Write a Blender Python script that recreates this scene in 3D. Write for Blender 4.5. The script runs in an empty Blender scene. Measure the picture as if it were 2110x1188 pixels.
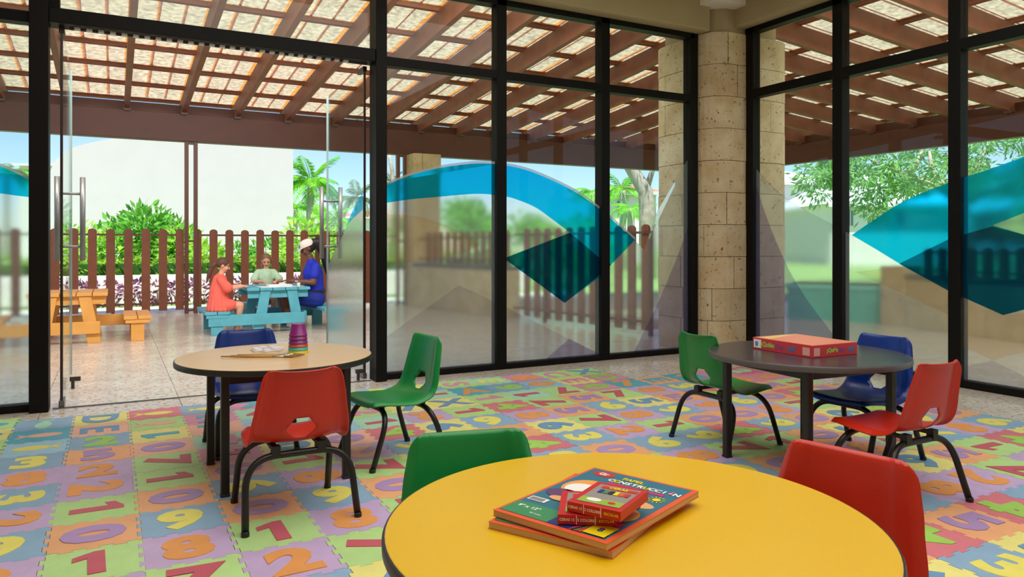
import bpy, bmesh, math, random
from mathutils import Vector, Matrix, noise
from mathutils.geometry import delaunay_2d_cdt

random.seed(7)
S = bpy.context.scene
C = S.collection
R = math.radians

# ------------------------------------------------------------------ camera
F, CX, HY, YAW, CAMH = 1525.43, 1055.0, 505.1, R(28.333), 1.05
cam_d = bpy.data.cameras.new('camera')
cam = bpy.data.objects.new('camera', cam_d); C.objects.link(cam)
cam.location = (0, 0, CAMH)
cam.rotation_euler = (R(90), 0, -YAW)
cam_d.sensor_fit = 'HORIZONTAL'; cam_d.sensor_width = 36
cam_d.lens = 36 * F / 2110
cam_d.shift_y = -(594 - HY) / 2110
cam_d.clip_start = .05; cam_d.clip_end = 500
S.camera = cam

# ------------------------------------------------------------------ light
w = bpy.data.worlds.new('sky'); S.world = w; w.use_nodes = True
wn = w.node_tree.nodes; wl = w.node_tree.links
sky = wn.new('ShaderNodeTexSky'); sky.sky_type = 'NISHITA'
sky.sun_disc = False; sky.sun_elevation = R(70); sky.sun_rotation = R(200)
sky.air_density = 1.0; sky.dust_density = .25; sky.ozone_density = 1.6
tint = wn.new('ShaderNodeMix'); tint.data_type = 'RGBA'; tint.blend_type = 'MULTIPLY'; tint.inputs[0].default_value = 1
tint.inputs[7].default_value = (.84, .92, 1.08, 1)
wl.new(sky.outputs[0], tint.inputs[6]); wl.new(tint.outputs[2], wn['Background'].inputs[0])
wn['Background'].inputs[1].default_value = .118

sun_d = bpy.data.lights.new('sun', 'SUN'); sun_d.energy = 6.6; sun_d.angle = R(1.5); sun_d.color = (1, .97, .93)
sun = bpy.data.objects.new('sun', sun_d); C.objects.link(sun)
sun.rotation_euler = Vector((.30, .40, -1.35)).to_track_quat('-Z', 'Y').to_euler()

def area(name, loc, sx, sy, power, rot=(0, 0, 0), col=(1, .975, .94)):
    d = bpy.data.lights.new(name, 'AREA'); d.shape = 'RECTANGLE'; d.size = sx; d.size_y = sy
    d.energy = power; d.color = col
    o = bpy.data.objects.new(name, d); C.objects.link(o); o.location = loc; o.rotation_euler = rot
    return o
area('interior_fill_light', (1.9, 1.7, 3.40), 4.4, 4.4, 96)  # broad fill added under the ceiling to lift the room, no fixture
# added fill lights without fixtures, hidden above the glass to brighten both patios
area('patio_fill_light', (.9, 5.92, 3.44), 5.4, .20, 130, (R(62), 0, 0))
area('patio_fill_light', (5.88, 1.9, 3.46), .20, 4.2, 100, (0, R(-62), 0))

S.view_settings.view_transform = 'Standard'; S.view_settings.look = 'None'
S.view_settings.exposure = 0.62; S.view_settings.gamma = 1; S.view_settings.use_curve_mapping = False
S.cycles.transparent_max_bounces = 24
S.cycles.max_bounces = 14; S.cycles.transmission_bounces = 12
S.cycles.sample_clamp_indirect = 6

# ------------------------------------------------------------------ pixel -> point (2110 x 1188 frame)
sY, cY = math.sin(YAW), math.cos(YAW)
def ray(x, y):
    u = (x - CX) / F
    return sY + cY * u, cY - sY * u, -(y - HY) / F
def onZ(x, y, z=0.0):
    a, b, c = ray(x, y); t = (z - CAMH) / c
    return Vector((a * t, b * t, z))
def onY(x, y, Y):
    a, b, c = ray(x, y); t = Y / b
    return Vector((a * t, Y, CAMH + c * t))
def onX(x, y, X):
    a, b, c = ray(x, y); t = X / a
    return Vector((X, b * t, CAMH + c * t))
def at(x, y, d):
    a, b, c = ray(x, y)
    return Vector((a * d, b * d, CAMH + c * d))

# ------------------------------------------------------------------ materials
def lin(c):
    return tuple((v / 255 / 12.92 if v / 255 <= .04045 else ((v / 255 + .055) / 1.055) ** 2.4) for v in c) + (1,)
MATS = {}
def M(name, rgb, rough=.5, var=0.0, scale=6.0, bump=0.0, bscale=60.0, metal=0.0, rnd=0.0, spec=.5, coat=0.0, rgb2=None, stretch=None):
    if name in MATS: return MATS[name]
    m = bpy.data.materials.new(name); m.use_nodes = True; MATS[name] = m
    n, l = m.node_tree.nodes, m.node_tree.links
    b = n['Principled BSDF']
    b.inputs['Base Color'].default_value = lin(rgb)
    b.inputs['Roughness'].default_value = rough; b.inputs['Metallic'].default_value = metal
    b.inputs['Specular IOR Level'].default_value = spec; b.inputs['Coat Weight'].default_value = coat; b.inputs['Coat Roughness'].default_value = .27
    if var or rnd or bump or rgb2:
        tc = n.new('ShaderNodeTexCoord'); vec = tc.outputs['Object']
        if stretch:
            mp = n.new('ShaderNodeMapping'); mp.inputs['Scale'].default_value = stretch
            l.new(vec, mp.inputs[0]); vec = mp.outputs[0]
        nz = n.new('ShaderNodeTexNoise'); nz.inputs['Scale'].default_value = scale; nz.inputs['Detail'].default_value = 5
        l.new(vec, nz.inputs['Vector'])
        mr = n.new('ShaderNodeMapRange'); mr.inputs[1].default_value = .3; mr.inputs[2].default_value = .7
        mr.inputs[3].default_value = 1 - var; mr.inputs[4].default_value = 1 + var
        l.new(nz.outputs[0], mr.inputs[0]); val = mr.outputs[0]
        if rnd:
            oi = n.new('ShaderNodeObjectInfo')
            m2 = n.new('ShaderNodeMapRange'); m2.inputs[3].default_value = 1 - rnd; m2.inputs[4].default_value = 1 + rnd
            l.new(oi.outputs['Random'], m2.inputs[0])
            mu = n.new('ShaderNodeMath'); mu.operation = 'MULTIPLY'
            l.new(val, mu.inputs[0]); l.new(m2.outputs[0], mu.inputs[1]); val = mu.outputs[0]
        hs = n.new('ShaderNodeHueSaturation'); hs.inputs['Color'].default_value = lin(rgb)
        if rgb2:
            mx = n.new('ShaderNodeMix'); mx.data_type = 'RGBA'
            mx.inputs[6].default_value = lin(rgb); mx.inputs[7].default_value = lin(rgb2)
            n2 = n.new('ShaderNodeTexNoise'); n2.inputs['Scale'].default_value = scale * .6; n2.inputs['Detail'].default_value = 6
            l.new(vec, n2.inputs['Vector'])
            cr = n.new('ShaderNodeMapRange'); cr.inputs[1].default_value = .42; cr.inputs[2].default_value = .62
            l.new(n2.outputs[0], cr.inputs[0]); l.new(cr.outputs[0], mx.inputs[0]); l.new(mx.outputs[2], hs.inputs['Color'])
        l.new(val, hs.inputs['Value']); l.new(hs.outputs[0], b.inputs['Base Color'])
        if bump:
            bz = n.new('ShaderNodeTexNoise'); bz.inputs['Scale'].default_value = bscale; bz.inputs['Detail'].default_value = 4
            l.new(vec, bz.inputs['Vector'])
            bp = n.new('ShaderNodeBump'); bp.inputs['Strength'].default_value = bump; bp.inputs['Distance'].default_value = .004
            l.new(bz.outputs[0], bp.inputs['Height']); l.new(bp.outputs[0], b.inputs['Normal'])
    return m

def coral_mat(name, c1, c2, pit, rough, scale=1.0, spec=.3, rnd=.07, pit_lo=.62):
    m = bpy.data.materials.new(name); m.use_nodes = True; MATS[name] = m
    n, l = m.node_tree.nodes, m.node_tree.links; b = n['Principled BSDF']
    b.inputs['Roughness'].default_value = rough; b.inputs['Specular IOR Level'].default_value = spec
    geo = n.new('ShaderNodeNewGeometry'); vec = geo.outputs['Position']
    nz = n.new('ShaderNodeTexNoise'); nz.inputs['Scale'].default_value = 3.2 * scale; nz.inputs['Detail'].default_value = 8; nz.inputs['Roughness'].default_value = .65
    l.new(vec, nz.inputs['Vector'])
    rp = n.new('ShaderNodeValToRGB'); rp.color_ramp.elements[0].position = .35; rp.color_ramp.elements[1].position = .68
    rp.color_ramp.elements[0].color = lin(c2); rp.color_ramp.elements[1].color = lin(c1)
    l.new(nz.outputs[0], rp.inputs[0])
    v = n.new('ShaderNodeTexNoise'); v.inputs['Scale'].default_value = 26 * scale; v.inputs['Detail'].default_value = 3; v.inputs['Roughness'].default_value = .6
    l.new(vec, v.inputs['Vector'])
    pr = n.new('ShaderNodeMapRange'); pr.inputs[1].default_value = pit_lo; pr.inputs[2].default_value = pit_lo + .08
    l.new(v.outputs[0], pr.inputs[0])
    mx = n.new('ShaderNodeMix'); mx.data_type = 'RGBA'; mx.inputs[7].default_value = lin(pit)
    l.new(pr.outputs[0], mx.inputs[0]); l.new(rp.outputs[0], mx.inputs[6])
    oi = n.new('ShaderNodeObjectInfo'); m2 = n.new('ShaderNodeMapRange'); m2.inputs[3].default_value = 1 - rnd; m2.inputs[4].default_value = 1 + rnd
    l.new(oi.outputs['Random'], m2.inputs[0])
    hs = n.new('ShaderNodeHueSaturation'); l.new(mx.outputs[2], hs.inputs['Color']); l.new(m2.outputs[0], hs.inputs['Value'])
    l.new(hs.outputs[0], b.inputs['Base Color'])
    bp = n.new('ShaderNodeBump'); bp.inputs['Strength'].default_value = .5; bp.inputs['Distance'].default_value = .006; bp.invert = True
    l.new(pr.outputs[0], bp.inputs['Height']); l.new(bp.outputs[0], b.inputs['Normal'])
    return m

def trans_mat(name, rgb, refl=.02, haze=0.0, hazecol=(235, 240, 240)):
    """clear sheet: transparent, a little mirror that grows at grazing angles, optional diffuse haze"""
    m = bpy.data.materials.new(name); m.use_nodes = True; MATS[name] = m
    n, l = m.node_tree.nodes, m.node_tree.links; n.remove(n['Principled BSDF'])
    t = n.new('ShaderNodeBsdfTransparent'); t.inputs[0].default_value = lin(rgb)
    g = n.new('ShaderNodeBsdfGlossy'); g.inputs['Roughness'].default_value = .0; g.inputs[0].default_value = (1, 1, 1, 1)
    lw = n.new('ShaderNodeLayerWeight'); lw.inputs[0].default_value = .5
    p = n.new('ShaderNodeMath'); p.operation = 'POWER'; p.inputs[1].default_value = 5
    l.new(lw.outputs['Facing'], p.inputs[0])
    k = n.new('ShaderNodeMath'); k.operation = 'MULTIPLY_ADD'; k.inputs[1].default_value = .35; k.inputs[2].default_value = refl
    l.new(p.outputs[0], k.inputs[0])
    mx = n.new('ShaderNodeMixShader'); l.new(k.outputs[0], mx.inputs[0]); l.new(t.outputs[0], mx.inputs[1]); l.new(g.outputs[0], mx.inputs[2])
    out = mx.outputs[0]
    if haze:
        d = n.new('ShaderNodeBsdfTranslucent'); d.inputs[0].default_value = lin(hazecol)
        d2 = n.new('ShaderNodeBsdfDiffuse'); d2.inputs[0].default_value = lin(hazecol)
        dm = n.new('ShaderNodeMixShader'); dm.inputs[0].default_value = .5; l.new(d.outputs[0], dm.inputs[1]); l.new(d2.outputs[0], dm.inputs[2])
        m2 = n.new('ShaderNodeMixShader'); m2.inputs[0].default_value = haze
        l.new(out, m2.inputs[1]); l.new(dm.outputs[0], m2.inputs[2]); out = m2.outputs[0]
    l.new(out, n['Material Output'].inputs[0])
    return m

def frost_mat(name, rgb, rough, haze, hazecol=(215, 222, 224)):
    m = bpy.data.materials.new(name); m.use_nodes = True; MATS[name] = m
    n, l = m.node_tree.nodes, m.node_tree.links; n.remove(n['Principled BSDF'])
    t = n.new('ShaderNodeBsdfRefraction'); t.inputs['Color'].default_value = lin(rgb)
    t.inputs['Roughness'].default_value = rough; t.inputs['IOR'].default_value = 1.45
    d = n.new('ShaderNodeBsdfTranslucent'); d.inputs[0].default_value = lin(hazecol)
    d2 = n.new('ShaderNodeBsdfDiffuse'); d2.inputs[0].default_value = lin(hazecol)
    dm = n.new('ShaderNodeMixShader'); dm.inputs[0].default_value = .45; l.new(d.outputs[0], dm.inputs[1]); l.new(d2.outputs[0], dm.inputs[2])
    mx = n.new('ShaderNodeMixShader'); mx.inputs[0].default_value = haze
    l.new(t.outputs[0], mx.inputs[1]); l.new(dm.outputs[0], mx.inputs[2])
    l.new(mx.outputs[0], n['Material Output'].inputs[0])
    return m

def leaf_mat(name, rgb, tr=.45, var=.25, scale=3.0):
    m = bpy.data.materials.new(name); m.use_nodes = True; MATS[name] = m
    n, l = m.node_tree.nodes, m.node_tree.links; n.remove(n['Principled BSDF'])
    geo = n.new('ShaderNodeNewGeometry')
    nz = n.new('ShaderNodeTexNoise'); nz.inputs['Scale'].default_value = scale; nz.inputs['Detail'].default_value = 3
    l.new(geo.outputs['Position'], nz.inputs['Vector'])
    mr = n.new('ShaderNodeMapRange'); mr.inputs[1].default_value = .3; mr.inputs[2].default_value = .7; mr.inputs[3].default_value = 1 - var; mr.inputs[4].default_value = 1 + var
    l.new(nz.outputs[0], mr.inputs[0])
    hs = n.new('ShaderNodeHueSaturation'); hs.inputs['Color'].default_value = lin(rgb); l.new(mr.outputs[0], hs.inputs['Value'])
    d = n.new('ShaderNodeBsdfDiffuse'); t = n.new('ShaderNodeBsdfTranslucent')
    l.new(hs.outputs[0], d.inputs[0]); l.new(hs.outputs[0], t.inputs[0])
    mx = n.new('ShaderNodeMixShader'); mx.inputs[0].default_value = tr
    l.new(d.outputs[0], mx.inputs[1]); l.new(t.outputs[0], mx.inputs[2]); l.new(mx.outputs[0], n['Material Output'].inputs[0])
    return m

# ------------------------------------------------------------------ mesh helpers
class MB:
    def __init__(s): s.v = []; s.f = []; s.m = []
    def add(s, vs, fs, mi=0):
        o = len(s.v); s.v += [tuple(p) for p in vs]
        for f in fs: s.f.append(tuple(i + o for i in f)); s.m.append(mi)
        return s
    def box(s, x0, x1, y0, y1, z0, z1, mi=0):
        return s.add([(x0,y0,z0),(x1,y0,z0),(x1,y1,z0),(x0,y1,z0),(x0,y0,z1),(x1,y0,z1),(x1,y1,z1),(x0,y1,z1)],
                     [(0,3,2,1),(4,5,6,7),(0,1,5,4),(1,2,6,5),(2,3,7,6),(3,0,4,7)], mi)
    def bar(s, a, b, w, h, mi=0, up=(0,0,1)):
        a = Vector(a); b = Vector(b); d = (b - a).normalized(); up = Vector(up)
        sx = d.cross(up); 
        if sx.length < 1e-5: sx = d.cross(Vector((1,0,0)))
        sx.normalize(); uz = sx.cross(d).normalized()
        sx *= w / 2; uz *= h / 2
        vs = [a-sx-uz, a+sx-uz, a+sx+uz, a-sx+uz, b-sx-uz, b+sx-uz, b+sx+uz, b-sx+uz]
        return s.add(vs, [(0,1,2,3),(7,6,5,4),(0,4,5,1),(1,5,6,2),(2,6,7,3),(3,7,4,0)], mi)
    def prism(s, poly, fn, t0, t1, mi=0):
        """poly: 2-D outline, fn(a,b,t)->3-D"""
        n = len(poly); vs = [fn(a, b, t0) for a, b in poly] + [fn(a, b, t1) for a, b in poly]
        fs = [tuple(range(n - 1, -1, -1)), tuple(range(n, 2 * n))]
        fs += [(i, (i + 1) % n, n + (i + 1) % n, n + i) for i in range(n)]
        return s.add(vs, fs, mi)
    def tube(s, pts, r, seg=8, mi=0, caps=True):
        pts = [Vector(p) for p in pts]; n = len(pts)
        rr = r if isinstance(r, (list, tuple)) else [r] * n
        vs = []; prev = None
        for i, p in enumerate(pts):
            d = (pts[min(i + 1, n - 1)] - pts[max(i - 1, 0)]).normalized()
            if prev is None:
                a = d.cross(Vector((0, 0, 1)))
                if a.length < .1: a = d.cross(Vector((1, 0, 0)))
            else: a = prev - d * prev.dot(d)
            a.normalize(); prev = a; b = d.cross(a)
            for k in range(seg):
                t = 2 * math.pi * k / seg
                vs.append(p + (a * math.cos(t) + b * math.sin(t)) * rr[i])
        fs = []
        for i in range(n - 1):
            for k in range(seg):
                k2 = (k + 1) % seg
                fs.append((i*seg+k, i*seg+k2, (i+1)*seg+k2, (i+1)*seg+k))
        if caps: fs += [tuple(range(seg - 1, -1, -1)), tuple(range((n-1)*seg, n*seg))]
        return s.add(vs, fs, mi)
    def lathe(s, prof, seg=48, c=(0, 0, 0), mi=0, close=True):
        vs = []; n = len(prof)
        for r, z in prof:
            for k in range(seg):
                t = 2 * math.pi * k / seg; vs.append((c[0] + r*math.cos(t), c[1] + r*math.sin(t), c[2] + z))
        fs = []
        for i in range(n - 1):
            for k in range(seg):
                k2 = (k + 1) % seg; fs.append((i*seg+k, i*seg+k2, (i+1)*seg+k2, (i+1)*seg+k))
        if close:
            if prof[0][0] > 1e-5: fs.append(tuple(range(seg - 1, -1, -1)))
            if prof[-1][0] > 1e-5: fs.append(tuple(range((n-1)*seg, n*seg)))
        return s.add(vs, fs, mi)
    def sphere(s, c, r, mi=0, nu=10, nv=7, M3=None):
        r = r if isinstance(r, (list, tuple)) else (r, r, r); c = Vector(c)
        vs = []; fs = []
        for j in range(nv + 1):
            th = math.pi * j / nv
            for k in range(nu):
                ph = 2*math.pi*k/nu
                p = Vector((r[0]*math.sin(th)*math.cos(ph), r[1]*math.sin(th)*math.sin(ph), r[2]*math.cos(th)))
                if M3: p = M3 @ p
                vs.append(c + p)
        for j in range(nv):
            for k in range(nu):
                k2 = (k+1) % nu; fs.append((j*nu+k, (j+1)*nu+k, (j+1)*nu+k2, j*nu+k2))
        return s.add(vs, fs, mi)
    def capsule(s, a, b, ra, rb, mi=0, seg=10):
        a = Vector(a); b = Vector(b); d = (b - a)
        L = d.length; d = d / L if L > 1e-6 else Vector((0, 0, 1))
        pts = []; rr = []
        for t in (-1, -.85, -.5, 0): pts.append(a + d*ra*t); rr.append(ra*max(.12, math.sqrt(max(0, 1-t*t))))
        for t in (0, .5, .85, 1): pts.append(b + d*rb*t); rr.append(rb*max(.12, math.sqrt(max(0, 1-t*t))))
        return s.tube(pts, rr, seg, mi)
    def mesh(s, name, smooth=False):
        me = bpy.data.meshes.new(name); me.from_pydata(s.v, [], s.f); me.update()
        me.polygons.foreach_set('material_index', s.m)
        if smooth: me.polygons.foreach_set('use_smooth', [True] * len(me.polygons))
        return me
    def build(s, name, mats, parent=None, smooth=False, bevel=0, auto=None):
        return obj(name, s.mesh(name, smooth or auto), mats, parent, bevel, auto)

def obj(name, me, mats, parent=None, bevel=0, auto=None):
    o = bpy.data.objects.new(name, me); C.objects.link(o)
    if mats is not None and len(me.materials) == 0:
        for m in (mats if isinstance(mats, (list, tuple)) else [mats]): me.materials.append(m)
    if parent: o.parent = parent
    if bevel:
        b = o.modifiers.new('bevel', 'BEVEL'); b.width = bevel; b.segments = 2; b.limit_method = 'ANGLE'; b.angle_limit = R(40)
    if auto:
        e = o.modifiers.new('edges', 'EDGE_SPLIT'); e.split_angle = R(auto)
    return o
def paint(o, m):
    """object-level material on shared mesh data"""
    if len(o.material_slots) == 0: o.data.materials.append(m)
    o.material_slots[0].link = 'OBJECT'; o.material_slots[0].material = m
    return o
def inst(name, me, m, parent=None, loc=(0,0,0), rz=0.0):
    o = bpy.data.objects.new(name, me); C.objects.link(o); o.parent = parent
    o.location = loc; o.rotation_euler = (0, 0, rz)
    if m: paint(o, m)
    return o
def tag(o, label, cat, group=None):
    o['label'] = label; o['category'] = cat
    if group: o['group'] = group
    return o
def thing(name, label, cat, loc=(0,0,0), rz=0.0, group=None):
    o = bpy.data.objects.new(name, None); C.objects.link(o); o.location = loc; o.rotation_euler = (0,0,rz)
    o.empty_display_size = .05
    return tag(o, label, cat, group)
def struct(o, label=None):
    o['kind'] = 'structure'
    if label: o['label'] = label
    return o
def sempty(name, loc=(0,0,0), label=None):
    o = bpy.data.objects.new(name, None); C.objects.link(o); o.location = loc; o.empty_display_size = .05
    return struct(o, label)
def copy_tree(o, parent=None):
    c = o.copy(); C.objects.link(c); c.parent = parent
    for ch in list(o.children): copy_tree(ch, c)
    return c
def rounded(pts, r, n=6):
    """polyline with its inner corners rounded"""
    pts = [Vector(p) for p in pts]; out = [pts[0]]
    for i in range(1, len(pts) - 1):
        a = (pts[i-1] - pts[i]); b = (pts[i+1] - pts[i])
        q = min(r, a.length*.49, b.length*.49)
        p0 = pts[i] + a.normalized()*q; p2 = pts[i] + b.normalized()*q
        for k in range(n + 1):
            t = k/n; out.append(p0*(1-t)**2 + pts[i]*2*t*(1-t) + p2*t*t)
    out.append(pts[-1]); return out
def clip(poly, a0, a1, b0, b1):
    for ax, lim, sg in ((0, a0, 1), (0, a1, -1), (1, b0, 1), (1, b1, -1)):
        out = []
        for i in range(len(poly)):
            p, q = poly[i], poly[(i+1) % len(poly)]
            dp, dq = sg*(p[ax]-lim), sg*(q[ax]-lim)
            if dp >= 0: out.append(p)
            if dp*dq < 0:
                t = dp/(dp-dq); out.append((p[0]+(q[0]-p[0])*t, p[1]+(q[1]-p[1])*t))
        poly = out
        if len(poly) < 3: return []
    return poly
def inpoly(p, poly):
    c = False; n = len(poly)
    for i in range(n):
        a, b = poly[i], poly[i-1]
        if (a[1] > p[1]) != (b[1] > p[1]) and p[0] < (b[0]-a[0])*(p[1]-a[1])/(b[1]-a[1]) + a[0]: c = not c
    return c
def text_mesh(body, size, depth=.0, offset=0.0, align='CENTER', squash=1.0):
    cu = bpy.data.curves.new('txt', 'FONT'); cu.body = body; cu.size = size; cu.extrude = depth; cu.offset = offset
    cu.align_x = align; cu.align_y = 'CENTER'; cu.resolution_u = 3
    o = bpy.data.objects.new('txt', cu); C.objects.link(o)
    bpy.context.view_layer.update()
    me = bpy.data.meshes.new_from_object(o.evaluated_get(bpy.context.evaluated_depsgraph_get()))
    bpy.data.objects.remove(o); bpy.data.curves.remove(cu)
    if squash != 1.0:
        for v in me.vertices: v.co.x *= squash
    me.materials.clear()
    return me

# ------------------------------------------------------------------ palette
dark = M('bronze_frame', (11, 8, 6), .5, .1, 8, spec=.18)
cream = M('cream_plaster', (168, 152, 116), .7, .04, 3)
white_ceiling = M('white_ceiling', (232, 228, 216), .8, .02, 3)
plaster = M('plaster_wall', (214, 204, 182), .8, .03, 3)
brown = M('brown_wood', (130, 76, 54), .55, .16, 5, .25, 40, rnd=.08)
brown_d = M('brown_beam', (88, 46, 32), .5, .1, 3, .15, 40)
picketm = M('picket_wood', (132, 74, 46), .55, .15, 6, .2, 50, rnd=.1)
steel_b = M('brown_steel', (104, 58, 38), .45)
black = M('black_tube', (17, 16, 16), .38)
blackp = M('black_plastic', (24, 23, 22), .5)
metal = M('brushed_metal', (120, 122, 122), .32, metal=.9)
coral = coral_mat('coral_stone', (214, 197, 166), (190, 165, 124), (110, 80, 48), .7, 1.25)
coral_far = coral_mat('coral_block', (214, 194, 156), (188, 160, 112), (140, 108, 70), .75)
mortar = M('mortar', (150, 128, 92), .9, .1, 20)
slabm = coral_mat('floor_stone', (236, 226, 214), (214, 200, 182), (176, 158, 138), .2, 1.2, .5, .04, .55)
grout = M('grout', (186, 172, 154), .8, .1, 10)
glass = trans_mat('clear_glass', (245, 251, 249), .014)
frost = frost_mat('frosted_film', (250, 251, 251), .085, .13, (226, 236, 242))
# ================================================================== the setting
YW, XW = 5.55, 5.505            # room faces of the two glass walls
floor = struct(MB().box(-2.8, 12.3, -2.8, 12.75, -.10, -.012).build('floor', grout), 'pale coral stone floor of playroom and patio')
slab_me = MB().prism([(-.3985,-.3985),(.3985,-.3985),(.3985,.3985),(-.3985,.3985)], lambda a,b,t:(a,b,t), -.03, 0).mesh('floor_slab')
slab_me.materials.append(slabm)
for i in range(19):
    for j in range(19):
        x = -2.4 + .8*i; y = -1.0 + .8*j
        if y > 12.7 or x > 12.2: continue
        if y < 4.2 and x < 4.2: continue                     # under the foam mat
        if x > 5.8 and (y < 2.0 or y > 9.6): continue        # never seen
        if x > 5.6 and y > 6.5 and x < 6.6: continue
        inst('floor_slab', slab_me, None, floor, (x, y, random.uniform(-.002, .001)), random.choice((0, R(90), R(180))))
inner = struct(MB().box(-2.8, 5.5, -2.8, 4.6, -.012, -.002).build('floor', slabm), 'stone floor under the foam mat')

struct(MB().box(-2.8, 5.75, -2.8, 5.8, 3.46, 3.60).build('ceiling', white_ceiling), 'white playroom ceiling')
struct(MB().box(-2.8, 5.8, -2.8, -2.65, 0, 3.46).build('wall_back', plaster))
struct(MB().box(-2.8, -2.65, -2.65, 5.55, 0, 3.46).build('wall_side', plaster))
struct(MB().box(5.52, 5.67, -2.65, .2, 0, 3.46).build('wall_right', plaster))
# plaster beams over the glass
struct(MB().box(-2.65, 5.12, 5.42, 5.80, 3.13, 3.46).build('trim_1', cream, bevel=.02), 'cream plaster beam above the long glass wall')
struct(MB().box(5.38, 5.76, -2.65, 5.40, 3.185, 3.46).build('trim_2', cream, bevel=.02), 'cream plaster beam above the right glass wall')

# ---------------- frames
def left_box(x0, x1, z0, z1, y0=5.55, y1=5.65): return MB().box(x0, x1, y0, y1, z0, z1)
wallL = sempty('wall_left', (0, 0, 0), 'dark bronze framed glass wall facing the patio')
LM = [(-1.86,-1.77), (-.462,-.357), (1.778,1.865), (2.85,2.943), (3.922,4.014), (4.981,5.075)]
for i, (a, b) in enumerate(LM):
    y0 = 5.49 if i in (1, 2) else 5.55
    left_box(a, b, 0, 3.13, y0, 5.66).build('mullion', dark, wallL, bevel=.004)
left_box(-.357, -.30, 2.55, 3.08).build('mullion', dark, wallL)
left_box(-2.65, 5.03, 3.08, 3.13).build('head_rail', dark, wallL)
for a, b in ((-2.65,-1.86), (-1.77,-.462), (1.865,2.85), (2.943,3.922), (4.014,4.981)):
    left_box(a, b, 2.455, 2.525).build('transom', dark, wallL, bevel=.004)
    left_box(a, b, 0, .047).build('sill_rail', dark, wallL, bevel=.004)
left_box(-.357, 1.778, 2.462, 2.557, 5.50, 5.66).build('door_header', dark, wallL, bevel=.004)
pale = M('seal_pale', (205, 205, 208), .5); paled = M('seal_dark', (84, 78, 80), .5)
for k in range(27):
    x = -.22 + k*.068
    left_box(x, x+.034, 2.448, 2.462, 5.56, 5.60).build('seal_block', pale, wallL)
left_box(-.25, 1.74, 2.452, 2.462, 5.60, 5.62).build('seal_strip', paled, wallL)

wallR = sempty('wall_right', (0, 0, 0), 'dark bronze framed glass wall on the right')
RM = [(5.251,5.352), (4.246,4.345), (3.238,3.332), (2.226,2.322), (1.215,1.31), (.2,.30)]
def right_box(y0, y1, z0, z1, x0=5.505, x1=5.605): return MB().box(x0, x1, y0, y1, z0, z1)
for a, b in RM: right_box(a, b, 0, 3.187).build('mullion', dark, wallR, bevel=.004)
right_box(.2, 5.30, 3.132, 3.187).build('head_rail', dark, wallR)
for k in range(5):
    a, b = RM[k+1][1], RM[k][0]
    right_box(a, b, 2.492, 2.575).build('transom', dark, wallR, bevel=.004)
    right_box(a, b, 0, .054).build('sill_rail', dark, wallR, bevel=.004)

# ---------------- film artwork (traced in the plane of the glass)
def PL(pts): return [(lambda p: (p.x, p.z))(onY(x, y, 5.57)) for x, y in pts]
def PR(pts): return [(lambda p: (p.y, p.z))(onX(x, y, 5.525)) for x, y in pts]
cyan = trans_mat('cyan_film', (78, 230, 252), .006, .12, (0, 178, 222))
teal_d = trans_mat('dark_teal_film', (150, 198, 206), .006, .03, (0, 90, 110))
lilac = trans_mat('lilac_film', (236, 231, 245), .006, .05, (150, 140, 170))
greyf = trans_mat('grey_film', (247, 246, 249), .006, .04, (150, 146, 150))
edgef = trans_mat('pale_edge_film', (235, 235, 238), .008, .35, (225, 225, 230))
peach = trans_mat('peach_film', (254, 248, 240), .006, .03, (225, 190, 150))
def arc(pts, n=6):
    """smooth open curve through points (Catmull-Rom)"""
    out = []
    P = [pts[0]] + pts + [pts[-1]]
    for i in range(1, len(P) - 2):
        for k in range(n):
            t = k/n; a, b, c, d = P[i-1], P[i], P[i+1], P[i+2]
            out.append(tuple(.5*((2*b[q]) + (-a[q]+c[q])*t + (2*a[q]-5*b[q]+4*c[q]-d[q])*t*t + (-a[q]+3*b[q]-3*c[q]+d[q])*t**3) for q in (0,1)))
    out.append(pts[-1]); return out
outerL = arc([(640,530),(690,462),(752,404),(790,384),(850,360),(905,346),(960,338),(1000,336),(1050,341),(1100,354),(1160,380),(1200,402),(1240,432),(1275,462),(1311,494)])
innerL = arc([(700,470),(752,430),(790,419),(850,410),(905,405),(960,400),(1000,399),(1041,404),(1063,409),(1106,427),(1148,457),(1177,479)])
tail = [(1311,494),(1254,553),(1236,572),(1166,624),(1040.6,532),(1177,479)]
fishL = PL(outerL[18:] + [(1254,553),(1236,572),(1166,624),(1040.6,532)] + innerL[::-1][:-6])
diaL = PL([(1177,479),(1040.6,532),(1166,624),(1254,553),(1262,545),(1236,530)])
rimL = PL([(x, y-5) for x, y in outerL[18:]] + outerL[18:][::-1])
frostL = PL(outerL + [(1330,515),(1360,430),(1419,330),(1440,330),(1440,800),(640,900)])
lilL = PL(arc([(1440,380),(1418,470),(1385,560),(1350,640),(1310,722),(1290,780)]) + [(1440,800)])
triA = PL([(947,587),(780,706),(780,800),(1300,800),(1300,758),(1174,698),(1022,622)])
triB = PL([(1174,698),(1100,762),(1100,800),(1330,800),(1330,778)])
lensL = PL(arc([(790,441),(850,444),(905,458),(960,482),(990,505)]) + [(960,520),(850,540),(790,545)])
topR = [(1540,330),(1575,372),(1610,405),(1660,436),(1710,462),(1752,484)]
fishtopR = arc([(1752,484),(1800,451),(1850,419),(1900,396),(1957,374),(1983,365),(2050,343),(2110,322),(2200,300),(2420,262)])
fishbotR = [(2420,545),(2200,610),(2110,637),(2064,649),(1983,613),(1957,602),(1860,549),(1800,512)]
frostR = PR(topR + fishtopR[1:] + [(2400,300),(2400,900),(1540,760)])
fishR = PR(fishtopR + [(2420,372),(2200,410),(2110,437),(2042,464),(2110,484),(2200,500),(2420,530)] + fishbotR)
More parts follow.
